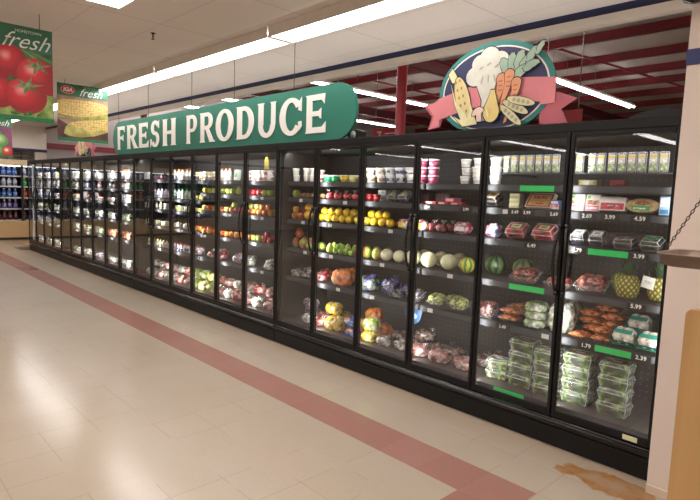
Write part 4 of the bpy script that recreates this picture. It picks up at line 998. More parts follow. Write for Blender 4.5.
def clampb(b):
    o, hw, hd = b[0], b[1], b[2]
    o.location.x = min(max(o.location.x, b[5]+hw), b[6]-hw); o.location.y = min(max(o.location.y, YS+.004+hd), YB+.022-hd)
for b in BOX: clampb(b)
_st = {b[0].name: b[0].location.copy() for b in BOX}
for _ in range(90):
    moved = 0
    for i, p in enumerate(BOX):
        for q in BOX[i+1:]:
            if p[7] != q[7]: continue
            dx = q[0].location.x-p[0].location.x
            if abs(dx) > .5: continue
            zo = min(p[4], q[4])-max(p[3], q[3])
            if zo <= .28*min(p[4]-p[3], q[4]-q[3]) and zo < .022: continue
            if zo <= 0: continue
            k = .985
            ox = (p[1]+q[1])*k-abs(dx); dy = q[0].location.y-p[0].location.y; oy = (p[2]+q[2])*k-abs(dy)
            if ox <= .0005 or oy <= .0005: continue
            moved += 1
            if ox < oy: sh = (ox/2+.0004)*(1 if dx >= 0 else -1); p[0].location.x -= sh; q[0].location.x += sh
            else: sh = (oy/2+.0004)*(1 if dy >= 0 else -1); p[0].location.y -= sh; q[0].location.y += sh
            clampb(p); clampb(q)
    if not moved: break
if _DEBUG:
    for b in BOX:
        m = (b[0].location-_st[b[0].name]).length
        if m > .035: print('MOVED', b[0].name, round(m, 3), b[7], [round(v, 2) for v in b[0].location])
# ------------------------------------------------------------------ labels
grp = defaultdict(list)
for it in PLACED: grp[(it[0], it[2], it[3])].append(it)
for (desc, sh, k), its in grp.items():
    where = f'{sh}, {ORD[k]} door from white wall'
    by = defaultdict(list)
    for it in its: by[it[5]].append(it)
    for layer, row in by.items():
        row.sort(key=lambda t: (t[4], -t[6].location.y)); m = len(row)
        for i, it in enumerate(row):
            o = it[6]
            words = [desc]
            if m > 1: words.append(('left' if i == 0 else 'right' if i == m-1 else 'middle') if m <= 3 else f'{ORD[i]} from left')
            if layer: words.append(layer)
            elif len(by) > 1 and m == 1: words.append('front')
            lab = ', '.join([' '.join([words[0]])]+words[1:]+[where])
            if len(lab.split()) > 16: lab = lab.replace(' from white wall', ' from wall')
            if len(lab.split()) > 16: lab = lab.replace(' of vegetables', '').replace(' of white vegetables', '')
            o['label'] = lab; o['category'] = it[1]
            if len(its) > 1 or True: o['group'] = f'{desc} on the {sh}'
# ------------------------------------------------------------------ price tags on the shelf channels
def on_channel(px, li):
    z = SH[li]-.026 if li < 5 else .224
    X = X_at(px, YS-.01, z)
    if li < 5:
        for x0, x1, l, so, ox, zz in _shelves:
            if l == li and x0-.001 <= X <= x1+.001: return X-ox, zz-.026, so
    for c in CASES:
        if c.location.x <= X <= c.location.x+6*P+.01: return X-c.location.x, .224, next(ch for ch in c.children if ch.name.startswith('deck_channel'))
def price(px, li, s, h=.034):
    x, z, so = on_channel(px, li)
    w = .022*len(s)
    text(s, h, WHITE_TXT, 'price_lettering', so, (x, YS-.0125, z), bold=.001, spacing=1.05)
    MB().box(x-w*.62, x+w*.62, YS-.0115, YS-.0082, z-.019, z+.019).build('price_tag', M('tag_black', '0f0f0f', .4), so)
def strip(pa, pb, li):
    x0, z, so = on_channel(pa, li); x1 = X_at(pb, YS-.01, z)-X_at(pa, YS-.01, z)+x0
    yo = -.0405 if li == 5 else 0
    MB().box(x0, x1, YS-.0112+yo, YS-.0082+yo, z-.019, z+.019, .001).build('green_strip', GREENSTRIP, so, 'bright green strip on the shelf edge')
for px, s in ((587, '2.69'), (610, '3.99'), (640, '4.59')): price(px, 1, s)
for px, s in ((577, '4.79'), (639, '3.99')): price(px, 2, s)
price(636, 3, '5.99'); price(586, 4, '1.79'); price(641, 4, '2.39')
strip(588, 628, 2); strip(592, 632, 4); strip(520, 554, 0); strip(509, 544, 3); strip(496.5, 526.5, 5)
for px, s in ((515, '3.49'), (527, '3.99'), (554, '2.69')): price(px, 1, s, .03)
price(531.5, 2, '6.49'); price(502.5, 4, '1.49', .03)
price(427.5, 1, '3.49', .028); price(466, 1, '2.99', .028)
def blank(px, li, w=.05):
    x, z, so = on_channel(px, li)
    MB().box(x-w/2, x+w/2, YS-.0112, YS-.0082, z-.015, z+.015).build('price_tag', M('tag_white', 'd9d9d4', .4), so, 'small white price card')
for px, li in ((390.5, 2), (382, 3), (430, 4), (545, 4), (345, 1), (330, 2), (305, 3), (331, 3), (301, 1), (303, 2), (338, 4), (262, 1), (262, 2), (255, 3), (262, 4), (230, 0), (230, 2), (205, 1), (205, 3), (182, 3), (160, 4), (372, 5-1), (506, 1), (450, 3)): blank(px, li)

# unseen up-facing lamps, added on the case tops to brighten the ceiling
for c_, n_ in zip(CASES, (6, 6, 6, 4)):
    area((c_.location.x+n_*P/2, 3.85, 2.06), n_*P-.2, .12, 13*n_/6, (PI, 0, 0), (1, .95, .9))
# small loose pieces in the cases
tg = empty('paper_tag', (X_at(648, YS+.012, 1.13), YS+.012, 1.085)); tag(tg, 'white paper tag hanging in front of the two pineapples', 'tag')
MB().flat([(-.038, 0), (.03, -.012), (.042, .055), (-.026, .068)], 0, .0015).build('card', M('paper_white', 'eceae4', .6), tg)
MB().flat([(-.022, .022), (.022, .014), (.026, .034), (-.018, .042)], -.0006).build('print', M2('faint_print', 'b8b8b4', 'e6e4de', 90, .45, .55, .6, 0, 0), tg)
MB().tube([(.005, .0007, .062), (.0, .003, .10)], .001, 5).build('string', M('string_grey', '8a8a86', .7), tg)
bs = empty('shelf_sign', (X_at(412.5, YS+.006, .58), YS+.006, .645)); tag(bs, 'half-round blue hanging sign under the fifth shelf of grapes', 'sign')
MB().flat([(-.095, 0)]+ellipse(0, -.015, .095, .11, 14, 0, PI, 2*PI)+[(.095, 0)], 0, .002).build('sign_board', M('sign_blue', '274468', .5), bs)
MB().flat(ellipse(0, -.055, .05, .025, 14), -.0008).build('printed_oval', M('sign_pale_blue', '7d9ac0', .5), bs)
MB().tube([(-.05, .001, 0), (-.05, .001, .005), (.05, .001, .005), (.05, .001, 0)], .0015, 5).build('hanger_wire', CHROME, bs)
yt = empty('yellow_hang_tag', (X_at(266.5, YS+.02, 1.86), YS+.02, 1.79)); tag(yt, 'tall yellow hanging tag above the red print tubs', 'tag')
MB().flat([(-.045, 0), (.045, 0), (.036, .09), (.02, .13), (-.02, .13), (-.036, .09)], 0, .002).build('card', M('tag_yellow', '948424', .6), yt)
MB().tube([(0, .001, .128), (0, .001, .162)], .001, 5).build('string', M('string_grey', '8a8a86', .7), yt)

# ================================================================== SIGNS OVER THE CASES
GREEN = M('sign_green', '1c6e5c', .5, 0, .06, 1.5)
OFFW = M('sign_letter_white', 'ece6e0', .5, 0, .03)
def arc(mb, cx, cz, rx, rz, a0, a1, tx, tz, y, t, n=16):
    o = [(cx+rx*math.cos(a0+(a1-a0)*k/n), cz+rz*math.sin(a0+(a1-a0)*k/n)) for k in range(n+1)]
    i = [(cx+(rx-tx)*math.cos(a0+(a1-a0)*k/n), cz+(rz-tz)*math.sin(a0+(a1-a0)*k/n)) for k in range(n+1)]
    for k in range(n): mb.flat([o[k], o[k+1], i[k+1], i[k]], y, t)
def glyph(ch, w, h, y=0, t=.006):
    mb = MB(); S = .27*w; _fl = mb.flat; cnt = [0]
    def fl(p, y_, t_): cnt[0] += 1; return _fl(p, y_-.00012*cnt[0], t_)
    mb.flat = fl; th = .15*h; sv = .055*h; sw = .055*w
    def R_(x0, x1, z0, z1): mb.flat([(x0, z0), (x1, z0), (x1, z1), (x0, z1)], y, t)
    def stem(x, s=S, z0=0, z1=None):
        z1 = h if z1 is None else z1; R_(x, x+s, z0, z1)
        for zz, d in ((z0, 1), (z1, -1)):
            mb.flat([(x-sw, zz), (x+s+sw, zz), (x+s, zz+d*sv), (x, zz+d*sv)], y, t)
    def tick(x, z, d):           # small serif at the end of an arm
        mb.flat([(x, z), (x+sw*1.3, z+d*h*.07), (x+sw*1.3, z-d*(th+.0)), (x, z-d*th)], y, t)
    H = PI/2
    if ch in 'FE':
        stem(sw); R_(sw, w*.9, h-th, h); mb.flat([(w*.78, h-th), (w*.9, h-th*1.75), (w*.93, h), (w*.78, h)], y, t)
        R_(sw, w*.72, h*.44, h*.44+th*.85); mb.flat([(w*.66, h*.40), (w*.76, h*.36), (w*.76, h*.64), (w*.66, h*.59)], y, t)
        if ch == 'E': R_(sw, w*.92, 0, th); mb.flat([(w*.8, 0), (w*.98, 0), (w*.98, th*1.85), (w*.8, th)], y, t)
    elif ch in 'PR':
        stem(sw); c = h*.72 if ch == 'R' else h*.70; rz = h-c
        R_(sw, w*.55, h-th*.85, h); R_(sw, w*.55, h-2*rz, h-2*rz+th*.8)
        arc(mb, w*.55, c, w*.38, rz, -H, H, S, th*.82, y, t)
        if ch == 'R': mb.flat([(w*.42, h*.46), (w*.66, h*.46), (w*1.04, 0), (w*.74, 0)], y, t); mb.flat([(w*.70, 0), (w*1.10, 0), (w*1.04, sv), (w*.74, sv)], y, t)
    elif ch == 'D':
        stem(sw); R_(sw, w*.45, h-th*.85, h); R_(sw, w*.45, 0, th*.85); arc(mb, w*.45, h/2, w*.52, h/2, -H, H, S, th*.85, y, t, 22)
    elif ch == 'O': arc(mb, w*.5, h/2, w*.5, h*.52, 0, 2*PI, S, th*.8, y, t, 32)
    elif ch == 'C':
        arc(mb, w*.53, h/2, w*.52, h*.52, .62, 2*PI-.62, S, th*.85, y, t, 28)
        mb.flat([(w*.84, h*.66), (w*.98, h*.62), (w*.98, h*1.0), (w*.88, h*.88)], y, t); mb.flat([(w*.84, h*.34), (w*.90, h*.10), (w*1.0, h*.22), (w*.98, h*.36)], y, t)
    elif ch == 'U':
        R_(sw, sw+S, h*.36, h); R_(w-sw-S*.8, w-sw, h*.36, h)
        for x0, x1 in ((sw, sw+S), (w-sw-S*.8, w-sw)): mb.flat([(x0-sw, h), (x1+sw, h), (x1, h-sv), (x0, h-sv)], y, t)
        arc(mb, w*.5, h*.36, w*.5-sw, h*.38, PI, 2*PI, S*.9, th*.9, y, t, 18)
    elif ch == 'H':
        stem(sw); stem(w-sw-S); R_(sw, w-sw, h*.43, h*.43+th*.85)
    elif ch == 'S':
        arc(mb, w*.48, h*.735, w*.40, h*.285, .35, PI*1.5, S, th*.85, y, t, 20)
        arc(mb, w*.48, h*.285, w*.42, h*.305, -PI*.86, H, S, th*.85, y, t, 20)
        mb.flat([(w*.76, h*.74), (w*.88, h*.70), (w*.88, h*1.02), (w*.8, h*.9)], y, t); mb.flat([(w*.04, -h*.02), (w*.14, h*.10), (w*.18, h*.28), (w*.04, h*.32)], y, t)
    return mb
sx0, sx1, sz0, sz1, sy = -9.12, -3.50, 2.0435, 2.545, 3.335
fs = empty('produce_sign', ((sx0+sx1)/2, sy, sz0)); tag(fs, 'long green sign with rounded ends reading FRESH PRODUCE over the cases', 'sign')
hw, hh = (sx1-sx0)/2, (sz1-sz0)/2
pts = ellipse(hw-hh, hh, hh, hh, 18, 0, -PI/2, PI/2)+ellipse(-hw+hh, hh, hh, hh, 18, 0, PI/2, 1.5*PI)
MB().flat(pts, 0, .03).build('sign_board', GREEN, fs)
LW = {'F': .70, 'R': .84, 'E': .76, 'S': .72, 'H': .90, 'P': .76, 'O': .98, 'D': .92, 'U': .86, 'C': .92}
def word(wd, x0, x1):
    gap = .13; tot = sum(LW[c] for c in wd)+gap*(len(wd)-1); u = (x1-x0)/tot; x = x0
    for c in wd:
        o = glyph(c, LW[c]*u, .352).build('letter', OFFW, fs, f'white serif letter {c}'); o.location = (x-(sx0+sx1)/2, -.006, .073); x += (LW[c]+gap)*u
word('FRESH', -8.93, -6.90); word('PRODUCE', -6.62, -3.89)
for xx in (-2.6, -1.5, -.2, .8, 1.9):
    MB().tube([(xx, .015, hh*2-.02), (xx, .015+YF-.1-sy, CEIL-sz0)] if False else [(xx, .015, hh*2-.01), (xx, .015, CEIL-sz0)], .004, 6).build('hanging_wire', M('wire_dark', '3a3430', .5), fs)

def clip(pts, x0, x1, z0, z1):
    return [(min(max(x, x0), x1), min(max(z, z0), z1)) for x, z in pts]
def oval_sign(name, cx, y, z0, s, label, mirror=False):
    r = empty(name, (cx, y, z0)); tag(r, label, 'sign')
    TEAL = M('sign_teal', '2a7d78', .5, 0, .05); NAVY = M('sign_navy', '2c3158', .5, 0, .06); CR = M('sign_cream', 'e6ddd2', .5)
    PINK = M('ribbon_pink', 'd9828a', .5, 0, .08, 4); PINK2 = M('ribbon_pink_dark', 'b85f6a', .5, 0, .08, 4); INK = M('print_ink', '2e2a2c', .6)
    rx, rz, cz = .45*s, .315*s, .262*s
    E = lambda k: ellipse(0, cz, rx*k, rz*k, 48)
    MB().flat(clip(ellipse(0, cz, rx, rz, 48), -9, 9, 0, 9), 0, .02).build('sign_board', TEAL, r)
    MB().flat(clip(ellipse(0, cz, rx*.925, rz*.90, 48), -9, 9, .001, 9), -.001).build('cream_ring', CR, r)
    MB().flat(clip(ellipse(0, cz, rx*.90, rz*.87, 48), -9, 9, .002, 9), -.002).build('navy_field', NAVY, r)
    P_ = lambda pts: [(x*s, z*s) for x, z in pts]
    # ribbon: two folded tails and the band across, all flat printed board
    MB().flat(P_([(-.60, .20), (-.50, .215), (-.415, .26), (-.415, .105), (-.44, .03), (-.55, .015), (-.515, .11)]), .004, .01).build('ribbon_tail', PINK2, r)
    MB().flat(P_([(.60, .145), (.47, .195), (.36, .19), (.36, .01), (.40, -.0), (.545, .0), (.50, .085)]), .004, .01).build('ribbon_tail', PINK2, r)
    top = [(-.46+.92*k/16, .235+.10*math.sin(PI*k/16)*.55+(.05*k/16)) for k in range(17)]
    bot = [(x, z-.155) for x, z in top]
    MB().flat(P_(top+bot[::-1]), -.004, .0008).build('ribbon_band', PINK, r)
    MB().flat(P_([(-.56, .195), (-.44, .23), (-.44, .035), (-.53, .02), (-.49, .11)]), -.003, .001).build('ribbon_tail', PINK, r)
    MB().flat(P_([(.46, .28), (.46, .125), (.36, .125), (.36, .29)]), -.0035, .0006).build('ribbon_tail', PINK, r)
    def art(nm, layers, y0):
        mb = MB(); mats = []
        for i, (pts, m) in enumerate(layers):
            if m not in mats: mats.append(m)
            mb.cur = mats.index(m); mb.flat(P_(pts), y0-.0004*i)
        return mb.build(nm, mats, r)
    def out(pts, k=.008):
        cx_ = sum(p[0] for p in pts)/len(pts); cz_ = sum(p[1] for p in pts)/len(pts)
        return [(x+k*(x-cx_)/max(.001, math.hypot(x-cx_, z-cz_)), z+k*(z-cz_)/max(.001, math.hypot(x-cx_, z-cz_))) for x, z in pts]
    CAUL = M('print_cauliflower', 'd4d4c8', .5); YEL = M('print_yellow', 'dccb92', .5); HUSK = M('print_husk', 'dfd9a8', .5); ORA = M('print_orange', 'd8946c', .5); LEAF = M('print_leaf', '98b09a', .5); PEAR = M('print_pear', 'dcc680', .5); SHADE = M('print_shade', 'a8a894', .5); POD = M('print_pod', 'd6cfa0', .5); MUSH = M('print_mushroom', 'e6cbbc', .5)
    stem_ = [(-.085, .05), (.03, .05), (.0, .19), (.04, .33), (-.14, .33), (-.075, .19)]
    heads = [ellipse(x, z, a, a*.9, 18) for x, z, a in ((-.14, .36, .075), (-.10, .44, .07), (-.03, .475, .078), (.05, .44, .072), (.075, .37, .068), (-.03, .38, .09))]
    L = [(out(p, .007), INK) for p in heads]+[(out(stem_), INK), (stem_, CAUL)]+[(p, CAUL) for p in heads]+[(ellipse(-.03+.05*q, .33, .006, .03, 10, .3*q), SHADE) for q in (-1, 0, 1)]+[(ellipse(-.09+.06*q, .41+.02*(q % 2), .02, .006, 10, .5), SHADE) for q in range(3)]
    art('cauliflower_print', L, -.006)
    cob = ellipse(-.235, .215, .058, .165, 24, .32)
    hus1 = [(-.34, .33), (-.30, .18), (-.24, .07), (-.15, .03), (-.21, .12), (-.29, .2)]; hus2 = [(-.31, .10), (-.22, .02), (-.10, .03), (-.12, .08), (-.16, .17), (-.18, .08), (-.25, .07)]
    tip = [(-.37, .40), (-.335, .44), (-.295, .38), (-.30, .33), (-.335, .34)]
    ker = [(ellipse(-.30+.033*i+.018*j, .335-.055*j+.012*i, .008, .012, 8), M('print_kernel', 'a8843c', .5)) for j in range(5) for i in range(2)]
    art('corn_print', [(out(tip), INK), (tip, HUSK), (out(cob), INK), (cob, YEL)]+ker+[(out(hus1, .006), INK), (hus1, HUSK), (out(hus2, .006), INK), (hus2, HUSK)], -.009)
    L = []
    for (x, z, dx) in ((.075, .32, -.06), (.135, .34, -.075), (.19, .28, -.08)):
        c = ellipse(x, z, .036, .034, 14, 0, 0, PI)+[(x-.03, z-.05), (x+dx, z-.26), (x+dx+.02, z-.25), (x+.028, z-.04)]
        L += [(out(c, .006), INK), (c, ORA)]+[([(x-.02, z-.03*q-.02), (x+.01, z-.03*q-.018), (x+.01, z-.03*q-.012), (x-.02, z-.03*q-.014)], M('print_orange_dark', 'a8562c', .5)) for q in range(3)]
    art('carrot_print', L, -.014)
    L = []
    for (x, z, a, b, ro) in ((.10, .39, .035, .075, .5), (.15, .41, .033, .075, .1), (.20, .42, .033, .075, -.25), (.25, .40, .033, .075, -.7), (.22, .35, .03, .07, -1.0), (.29, .45, .025, .06, -.6), (.345, .485, .018, .05, -.6), (.29, .38, .025, .06, -1.2)):
        p = ellipse(x, z, a, b, 16, ro); p = [(px_+.006*math.sin(9*i), pz_+.006*math.cos(7*i)) for i, (px_, pz_) in enumerate(p)]; L += [(out(p, .005), INK), (p, LEAF)]
    art('leaf_print', L, -.011)
    pear = ellipse(.015, .105, .062, .07, 20, 0, PI*.8, PI*2.2)+[(.05, .2), (.035, .25), (.005, .25), (-.01, .2)]
    art('pear_print', [(out(pear, .007), INK), (pear, PEAR), (ellipse(-.015, .10, .008, .035, 10, .3), M('print_pear_light', 'ece0a0', .5))], -.026)
    ms = ellipse(-.085, .10, .05, .042, 16, .4, 0, PI)+[(-.10, .09), (-.095, .045), (-.055, .045), (-.06, .10)]
    art('mushroom_print', [(out(ms, .006), INK), (ms, MUSH)], -.029)
    L = []
    for ro, x, z in ((-.45, .20, .12), (-.7, .17, .07), (-.25, .24, .155)):
        p = ellipse(x, z, .105, .026, 18, ro); L += [(out(p, .006), INK), (p, POD)]+[(ellipse(x+d*math.cos(ro), z+d*math.sin(ro), .013, .013, 10), SHADE) for d in (-.05, -.015, .02, .055)]
    art('pea_pod_print', L, -.03)
    return r
oval_sign('vegetable_sign', -2.155, 3.335, 2.051, 1.0, 'oval vegetable picture sign with pink ribbon standing on the near case')
oval_sign('vegetable_sign', -10.50, 3.335, 2.051, .93, 'small oval picture sign with pink ribbon beyond the green sign')

# hanging picture boards across the aisle
HG = M('board_green', '1f6b4a', .5, 0, .08, 2)
def board(name, X, y0, y1, z0, z1, label):
    r = empty(name, (X, (y0+y1)/2, z0), PI/2); tag(r, label, 'hanging sign', 'hanging picture signs')
    w, h = y1-y0, z1-z0
    MB().box(-w/2, w/2, 0, .012, 0, h).build('sign_board', HG, r)
    for s in (-1, 1): MB().tube([(s*w*.35, .006, h), (s*w*.35, .006, CEIL-z0)], .003, 6).build('hanging_wire', M('wire_dark', '3a3430', .5), r)
    return r, w, h
def shaded(name, c1, c2, c3, cx, cz, rx):
    t = NT(name); s = t.n('ShaderNodeSeparateXYZ', {0: t.obj()})
    dx = t.math('DIVIDE', t.math('SUBTRACT', s.outputs[0], cx-rx*.25), rx); dz = t.math('DIVIDE', t.math('SUBTRACT', s.outputs[2], cz+rx*.3), rx)
    d = t.math('SQRT', t.math('ADD', t.math('MULTIPLY', dx, dx), t.math('MULTIPLY', dz, dz)))
    d = t.math('ADD', d, t.math('MULTIPLY', t.math('SUBTRACT', t.noise(9, 3), .5), .35))
    return t.done(t.bsdf(color=t.ramp(d, (.08, lin(c1)), (.4, lin(c2)), (1.15, lin(c3))), rough=.5))
def star(cx, cz, r, n, rot, inner=.3, sq=.6):
    return [(cx+(r if k % 2 == 0 else r*inner)*math.cos(rot+PI*k/n), cz+sq*(r if k % 2 == 0 else r*inner)*math.sin(rot+PI*k/n)) for k in range(2*n)]
WT = M('board_white_print', 'eef0ea', .5, 0, .02)
# tomatoes
r, w, h = board('tomato_sign', -5.6, .86, 1.518, 2.105, 2.915, 'large hanging sign with red tomatoes and the word fresh')
B = (-w/2+.004, w/2-.004, .035, h-.004)
MB().flat([(B[0], .03), (B[1], .03), (B[1], .30), (B[0], .30)], -.001).build('lettuce_print', M2('print_lettuce', '7a9a3c', 'b8c878', 14, .35, .65, .5, 0, 0), r)
MB().flat([(B[0], .30), (B[1], .30), (B[1], .60), (B[0], .60)], -.0012).build('background_print', M2('print_dark_green', '24482c', '4a7040', 8, .35, .65, .5, 0, 0), r)
for i, (x0, z0, x1, z1) in enumerate(((-.05, .66, .32, .52), (-.02, .63, .32, .47), (.05, .585, .32, .43))):
    MB().flat([(x0, z0), (x0+.03, z0+.02), (x1, z1+.03), (x1, z1)], -.0016-.0003*i).build('onion_stalk_print', M(f'print_stalk{i}', ['5d8a4a', '7fa560', '4a7a40'][i], .5), r)
for i, (cx, cz, rr, sq) in enumerate(((-.16, .42, .15, 1.0), (-.01, .50, .135, 1.0), (.30, .38, .10, 1.4), (.19, .40, .155, .98), (-.10, .22, .13, 1.0), (.11, .215, .165, .95))):
    MB().flat(clip(ellipse(cx, cz, rr, rr*sq, 30), *B), -.003-.0022*i).build('tomato_print', shaded(f'print_tomato_{i}', 'f4a09c', 'dc2a38', 'a01420', cx, cz, rr), r)
    if i in (3, 5):
        MB().flat(clip(star(cx+.01, cz+rr*sq*.55, rr*.85, 6, .3), *B), -.0042-.0022*i).build('tomato_leaf_print', M2('print_calyx', '4f6a34', '9aa878', 20, .4, .6, .5, 0, 0), r)
MB().flat([(-w/2, 0), (w/2, 0), (w/2, .036), (-w/2, .036)], -.018).build('green_foot_band', M('board_green_light', '1f7a46', .5), r)
MB().flat([(-w/2, h-.20), (w/2, h-.20), (w/2, h), (-w/2, h)], -.0023).build('green_head_band', M2('board_head', '2c6a50', '3f8560', 3, .3, .7, .5, 0, 0), r)
text('fresh', .185, WT, 'script_lettering', r, (.105, -.019, h-.135), shear=.5, bold=-.0005)
text('HOMETOWN', .034, WT, 'small_lettering', r, (.135, -.019, h-.05))
for i in range(3): MB().flat(ellipse(.02+.1*i, .062, .04, .018, 10, .3*i), -.0175).build('parsley_print', M2('print_parsley', '2f5a24', '7a9a48', 40, .4, .6, .5, 0, 0), r)
# corn
r, w, h = board('corn_sign', -8.7, 2.41, 3.105, 2.182, 2.988, 'hanging sign with two corn cobs and a small red oval logo')
MB().flat([(-w/2, .04), (w/2, .04), (w/2, h-.17), (-w/2, h-.17)], -.001).build('wood_print', M2('print_wood', '8a6a58', 'b89a80', 5, .35, .65, .5, 0, 0), r)
MB().flat([(-w/2, .04), (w/2, .04), (w/2, .22), (.0, .12), (-w/2, .3)], -.0014).build('shadow_print', M2('print_plum', '4a2c2c', '7c4440', 6, .35, .65, .5, 0, 0), r)
def cornmat(nm):
    t = NT(nm); v = t.n('ShaderNodeTexVoronoi', {'Vector': t.n('ShaderNodeMapping', {'Vector': t.obj(), 'Scale': (26, 1, 30)}).outputs[0], 'Scale': 1.0, 'Randomness': .35}).outputs['Distance']
    return t.done(t.bsdf(color=t.ramp(v, (.2, lin('e8d08c')), (.5, lin('d8b868')), (.8, lin('a8844a'))), rough=.5))
def cob(z, d, name):
    top = [(-w/2+.0+(w)*k/12, z+d*math.sin(PI*min(1, (k+1.5)/12))**.5) for k in range(13)]
    bot_ = [(-w/2+(w)*k/12, z-d*.8*math.sin(PI*min(1, (k+1.5)/12))**.5+.05*k/12) for k in range(13)]
    return top+bot_[::-1]
CM = cornmat('print_corn')
MB().flat(clip(ellipse(-.05, .475, .46, .125, 30, .03), -w/2, w/2, .05, h-.175), -.003).build('corn_cob_print', CM, r)
MB().flat([(-w/2, .35), (-.15, .34), (.1, .37), (w/2, .44), (w/2, .36), (.05, .31), (-.2, .31), (-w/2, .33)], -.0042).build('husk_print', M2('print_husk_green', '8a8a3c', 'c4bd6a', 8, .35, .65, .5, 0, 0), r)
body = [(-.27, .10), (-.24, .2), (-.16, .27), (.0, .305), (w/2, .36), (w/2, .17), (.16, .10), (-.02, .065), (-.18, .07)]
MB().flat(body, -.0055).build('corn_cob_print', CM, r)
MB().flat([(-.27, .10), (-.25, .19), (-.18, .24), (-.10, .20), (.08, .155), (w/2, .205), (w/2, .17), (.16, .095), (-.02, .06), (-.2, .065)], -.0067).build('husk_print', M2('print_husk_green2', '9a9440', 'd0c476', 8, .35, .65, .5, 0, 0), r)
MB().flat([(-w/2, 0), (w/2, 0), (w/2, .04), (-w/2, .04)], -.008).build('green_foot_band', M('board_green_light', '1f7a46', .5), r)
MB().flat([(-w/2, h-.17), (w/2, h-.17), (w/2, h), (-w/2, h)], -.0075).build('green_head_band', M2('board_head', '2c6a50', '3f8560', 3, .3, .7, .5, 0, 0), r)
text('fresh', .16, WT, 'script_lettering', r, (.10, -.0095, h-.105), shear=.45, bold=.001)
text('HOMETOWN', .032, WT, 'small_lettering', r, (.10, -.0095, h-.028))
MB().flat(ellipse(-.21, h-.085, .10, .062, 28), -.009).build('red_oval_logo', M('logo_red', 'c2202c', .5), r)
MB().flat(ellipse(-.21, h-.085, .092, .054, 28), -.0094).build('logo_rim', M('logo_pale', 'e6d4d0', .5), r)
MB().flat(ellipse(-.21, h-.085, .086, .049, 28), -.0098).build('logo_field', M('logo_red', 'c2202c', .5), r)
text('IGA', .075, WT, 'logo_lettering', r, (-.21, -.0105, h-.085), shear=.15, bold=.004)
# citrus and limes
r, w, h = board('citrus_sign', -13.5, 2.16, 2.85, 2.06, 2.86, 'small hanging sign with citrus and green produce under the tomato sign')
MB().flat([(-w/2, .02), (w/2, .02), (w/2, h-.17), (-w/2, h-.17)], -.001).build('background_print', M2('print_plum_bg', '6a3a58', '8a4a68', 6, .3, .7, .5, 0, 0), r)
for i, (cx, cz, rr, c1, c2) in enumerate(((-.22, .5, .13, 'e0a83c', 'c4822c'), (.02, .44, .15, '8fbf6a', '4a8a40'), (.14, .34, .13, 'a8cc80', '5a9648'), (-.12, .22, .17, 'e6b04a', 'd08428'), (.08, .12, .12, '9ac470', '4a8a40'), (.26, .12, .11, 'd8584a', 'a82c2c'))):
    MB().flat(clip(ellipse(cx, cz, rr, rr, 24), -w/2, w/2, .02, h-.17), -.002-.0012*i).build('fruit_print', shaded(f'print_citrus_{i}', 'f0e8c8', c1, c2, cx, cz, rr), r)
MB().flat([(-w/2, h-.17), (w/2, h-.17), (w/2, h), (-w/2, h)], -.010).build('green_head_band', M2('board_head', '2c6a50', '3f8560', 3, .3, .7, .5, 0, 0), r)
MB().flat([(-w/2, 0), (w/2, 0), (w/2, .03), (-w/2, .03)], -.010).build('green_foot_band', M('board_green_light', '1f7a46', .5), r)
text('fresh', .17, WT, 'script_lettering', r, (.11, -.0115, h-.10), shear=.45, bold=.001)

# red aisle signs in the hall behind
def aisle_sign(x, y, z, w, h, big, label, sub=True):
    r = empty('aisle_sign', (x, y, z)); tag(r, label, 'aisle sign', 'red aisle signs')
    MB().box(-w/2, w/2, 0, .02, 0, h, .004).build('sign_board', M('aisle_red', 'b02a30', .5, 0, .06), r)
    text(big, h*.62, WT, 'aisle_number', r, (-w*.22 if sub else 0, -.003, h*.62), bold=.004)
    if sub:
        for q in range(3): MB().flat([(w*.02, h*(.72-.2*q)), (w*.42, h*(.72-.2*q)), (w*.42, h*(.76-.2*q)), (w*.02, h*(.76-.2*q))], -.002).build('printed_line', WT, r)
    for s in (-1, 1): MB().tube([(s*w*.4, .01, h), (s*w*.4, .01, ZROOF-.3-z)], .005, 6).build('hanging_wire', CHROME, r)
    return r
aisle_sign(-6.62, 7.0, 2.34, .58, .36, '7', 'red hanging aisle sign with the number 7 beside the red column')
aisle_sign(-2.98, 6.0, 2.33, .5, .24, 'U', 'red sign with a white letter U behind the pink ribbon', sub=False)

# ================================================================== FAR WALL: beverage coolers
TAN = M('bumper_tan', 'c9a878', .5, 0, .06, 2)
def cooler(y0, n, label):
    p = .62; r = empty('beverage_cooler', (XL, y0, 0)); tag(r, label, 'beverage cooler', 'beverage coolers along the far wall'); W = n*p-.004
    DK = M('cooler_dark', '2a282c', .5)
    MB().box(-.80, -.76, 0, W, .10, 2.12).build('rear_wall', DK, r)
    MB().box(-.78, .10, 0, W, .06, .50, .015).build('base_panel', TAN, r)
    MB().box(-.76, .08, 0, W, 0, .07).build('kick_plate', M('kick_dark', '2c2420', .5), r)
    MB().box(-.78, .06, 0, W, 1.985, 2.14, .01).build('header', M('header_cream', 'dcc8a4', .5), r)
    for k in range(n+1): MB().box(-.03, .02, min(max(k*p, .0), W-.05), min(max(k*p, 0), W-.05)+.05, .5, 1.985).build('mullion', DK, r)
    for s in (0, 1): MB().box(-.76, -.03, s*(W-.03), s*(W-.03)+.03, .5, 1.985).build('end_panel', DK, r)
    for z in (.52, .83, 1.13, 1.43, 1.71):
        so = MB().box(-.74, -.08, .035, W-.035, z-.02, z).build('shelf', M('cooler_shelf', '8a8a90', .4, .2), r)
        MB().box(-.078, -.072, .035, W-.035, z-.03, z+.01).build('price_channel', M('channel_white', 'cfd0d4', .4), so)
    tl = MB().box(-.10, -.06, .05, W-.05, 1.96, 1.98).build('light_strip', MEMIT('cooler_light', 'f4f6ff', 3.5), r)
    return r
cb = [('blue_bottle', 'pale_bottle', 'blue_bottle', 'orange_bottle'), ('green_bottle', 'pale_bottle', 'dark_bottle', 'purple_bottle')]
